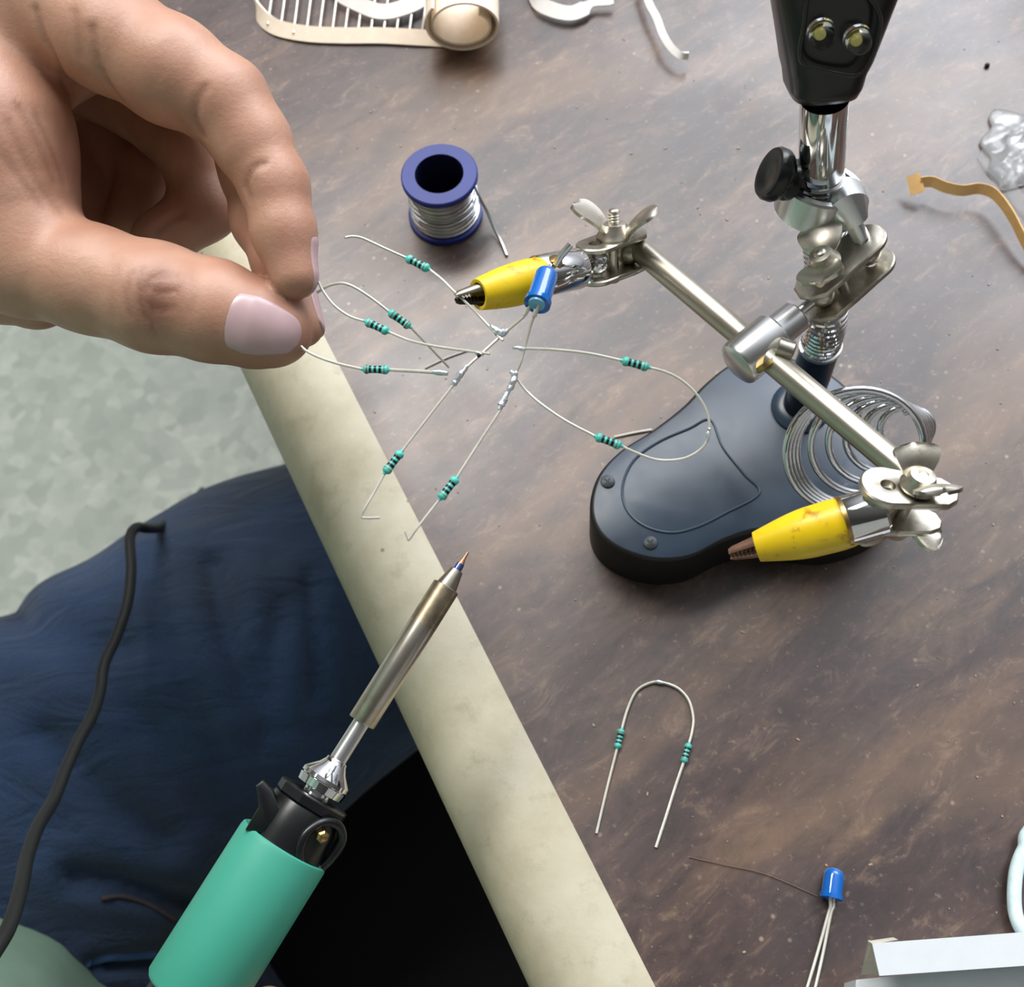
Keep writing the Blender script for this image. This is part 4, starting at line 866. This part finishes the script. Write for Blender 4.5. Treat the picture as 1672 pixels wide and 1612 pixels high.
def handR(X):
    pl = None
    for c_ in pR+[[(ringpt(s_e-110, 4.2, 33), 20), (wrR, 24)]]:
        s = chain(X, c_, 6); pl = s if pl is None else smin(pl, s, 8)
    tot = None
    for f_ in fing+[thR]:
        s = smin(pl, chain(X, f_, 3), 5); tot = s if tot is None else smin(tot, s, .8)
    return tot
ap = [q_ for c_ in fing+[thR]+pR+[[(wrR, 24)]] for q_ in c_]; A2 = np.array([q_[0] for q_ in ap]); R2_ = np.array([q_[1] for q_ in ap])[:, None]
V2, F2 = surface_nets(handR, (A2-R2_).min(0)-3, (A2+R2_).max(0)+3, 1.6)
n0 = len(body.v); body.v += [tuple(v) for v in V2]; body.f += [tuple(int(a)+n0 for a in f) for f in F2]; body.m += [0]*len(F2); pad()
shR = TC-lf*185+up*400; elR = (wrR+shR)/2+np.array([-20, -190, -160.0])*.7
body.sweep(cat_spline([wrR+(ringpt(s_e-110, 4.2, 33)-wrR)*.3, wrR, wrR*.5+elR*.5, elR], 5), list(np.interp(np.linspace(0, 3, 16), [0, 1, 2, 3], [22, 25, 34, 42])), 28); pad()
bo2 = body.build('body', [SKIN, NAIL], person, ang=180)
att = bo2.data.attributes.new('tint', 'FLOAT', 'POINT'); att.data.foreach_set('value', tints)

# jeans
jl = [p3(-190, 1560, 560, 92), p3(60, 1375, 562, 84), p3(250, 1205, 568, 78), p3(450, 1050, 575, 72), p3(745, 905, 585, 66)]
KN = jl[-1][0]; shin = [(KN, 66), (KN+np.array([10, 20, -120]), 58), (np.array([KN[0]-20, KN[1]-10, -690]), 46)]
jr = [p3(-190, 1700, 560, 92), p3(250, 1900, 590, 84), p3(700, 2060, 600, 74)]
KR = jr[-1][0]; shin2 = [(KR, 70), (np.array([KR[0], KR[1], -690]), 46)]
pel = [p3(-220, 1600, 560, 96), p3(120, 1690, 575, 88), p3(200, 1720, 590, 70)]
folds = [([(250, 930), (285, 1050), (325, 1160), (355, 1250), (372, 1340)], 5.5, 13), ([(150, 1090), (220, 1170), (285, 1240), (330, 1330)], 5, 12), ([(70, 1200), (130, 1260), (200, 1320), (270, 1370)], 6, 13),
         ([(505, 950), (512, 1040), (515, 1130)], 5, 9), ([(460, 990), (440, 1100), (430, 1200)], 4, 13), ([(120, 1430), (200, 1440), (300, 1470)], 5, 12), ([(150, 1575), (230, 1568), (300, 1575)], 4, 7), ([(350, 930), (380, 1050), (400, 1130)], 3.5, 14), ([(40, 1020), (110, 1050), (200, 1060)], 3, 20)]
def jeans0(X):
    a = chain(X, jl+shin[1:], 30); b = chain(X, jr+shin2[1:], 30); c_ = chain(X, pel, 20); return smin(smin(a, b, 10), c_, 25)
def jeans(X):
    d = jeans0(X); nr_ = np.abs(d) < 60
    if nr_.any():
        Y = X[nr_]; rel = Y-cC; zc = rel@cF; ok = zc > 50; u_ = 836+FP*(rel@cR)/np.where(ok, zc, 1); v_ = 806-FP*(rel@cU)/np.where(ok, zc, 1); add = np.zeros(len(Y))
        top_ = Y[:, 2] > -330
        for pts, dep, wd_ in folds:
            best = np.full(len(Y), 1e9); PP = np.array(cat_spline([np.array(p+(0,), float) for p in pts], 3)); T3 = []
            for a, b in zip(PP[:-1], PP[1:]):
                best = np.minimum(best, seg_dist(np.column_stack([u_, v_, np.zeros(len(Y))]), a, b, 0, 0))
            best = best/4.0*1.0
            add = add*.85+1.7*np.where(top_, dep*np.exp(-(best/wd_*2.6)**2)-dep*.5*np.exp(-((best-wd_)/wd_*1.8)**2), 0)
        d = d.copy(); d[nr_] += add
    return d
aj = jl+shin+jr+shin2+pel; A3 = np.array([q_[0] for q_ in aj]); R3 = np.array([q_[1] for q_ in aj])[:, None]
Vj, Fj = surface_nets(jeans, (A3-R3).min(0)-30, (A3+R3).max(0)+30, 4.5)
_fc = {}
for f_ in Fj:
    for a, b in zip(f_, np.roll(f_, -1)): _fc[(min(a, b), max(a, b))] = _fc.get((min(a, b), max(a, b)), 0)+1
_op = {}
for (a, b), c_ in _fc.items():
    if c_ == 1: _op.setdefault(a, []).append(b); _op.setdefault(b, []).append(a)
if len(_op) == 4 and all(len(v_) == 2 for v_ in _op.values()):
    a = next(iter(_op)); b, d_ = _op[a]; c_ = [q_ for q_ in _op if q_ not in (a, b, d_)][0]; Fj = np.vstack([Fj, [[a, b, c_, d_]]])
jm = MB(); jm.v = [tuple(v) for v in Vj]; jm.f = [tuple(int(a) for a in f) for f in Fj]; jm.m = [0]*len(Fj); jo = jm.build('jeans', DENIM, person, ang=180); setp(jo, 'dark blue denim jeans')
def on_jeans(pts, off=.6, fn=jeans):
    pp = cat_spline([np.array(p+(0,), float) for p in pts], 8); dirs = np.array([nrm(P(p[0], p[1], 1.0)-cC) for p in pp]); hit, t_ = trace(fn, cC+dirs*300, dirs, 70); return [h-d_*off for h, d_ in zip(hit, dirs)]
MB().sweep(on_jeans([(165, 1468), (200, 1464), (245, 1478), (285, 1502)]), .9, 8).build('seam_stitching', STITCH, jo)
MB().sweep(on_jeans([(140, 1572), (175, 1562), (215, 1560), (255, 1556)]), 2.2, 8).build('pocket_edge', HEMB, jo)
# shoes under the table
for kx_, nm_ in ((shin, 0), (shin2, 1)):
    a = kx_[-1][0].copy(); a[2] = -712; sh = MB().sweep(cat_spline([a-fc_*50, a, a+fc_*80, a+fc_*170], 5), list(np.interp(np.linspace(0, 3, 16), [0, 1, 2, 3], [30, 36, 36, 24])), 24); sh.build('shoe', BLACKM, person)
# shirt
Tb = TC-up*80
def shirt(X):
    Y = X-TC; a = Y@fc_; b = Y@lf; z = Y[:, 2]
    t = np.clip((z+120)/560, 0, 1); ra_ = 128-20*t; rb_ = 168+25*t; lean = 28*t
    q_ = np.sqrt(((a+lean)/ra_)**2+(b/rb_)**2); d = (q_-1)*np.minimum(ra_, rb_)*.9
    d = np.maximum(d, np.maximum(-150-z, z-430)) ; d = d+2.2*np.sin(b*.09+z*.05)*np.clip(1-np.abs(d)/30, 0, 1)
    ar = smin(seg_dist(X, shL, elL+up*10+lf*5, 62, 52), seg_dist(X, shR, elR, 62, 52), 1); return smin(d, ar, 18)
ptsS = np.array([TC-np.array([260, 260, 170]), TC+np.array([260, 260, 460]), shL, elL, shR, elR])
Vs, Fs = surface_nets(shirt, ptsS.min(0)-75, ptsS.max(0)+75, 8.0)
sm = MB(); sm.v = [tuple(v) for v in Vs]; sm.f = [tuple(int(a) for a in f) for f in Fs]; sm.m = [0]*len(Fs); so = sm.build('shirt', SHIRT, person, ang=180); setp(so, 'sage green shirt')

# ---------------------------------------------------------------- chair
SZ = -352
cc = Z(330, 1650, SZ)-lf*85-fc_*10; chair = thing('chair', (cc[0], cc[1], -750), 'black cushioned chair under the seated person, mostly in shadow', 'chair')
ca_ = fc_; cl_ = lf
def sq(a, b, z): return np.array([cc[0], cc[1], z])+ca_*a+cl_*b
co_ = []
for a, b in ((1, 1), (1, -1), (-1, -1), (-1, 1)):
    for t in np.linspace(0, math.pi/2, 6):
        pass
cs = []
for q_ in range(48):
    t = 2*math.pi*q_/48; c_, s_ = math.cos(t), math.sin(t); cs.append(sq(285*math.copysign(abs(c_)**.35, c_), 235*math.copysign(abs(s_)**.35, s_), SZ-55))
MB().prism(cs, (0, 0, 55), bev=14).build('seat', BLACKCLOTH, chair)
for a in (-225, 225):
    for b in (-185, 185): MB().sweep([sq(a, b, -750), sq(a*.95, b*.95, SZ-50)], 13, 16).build('leg', DARKMET, chair)
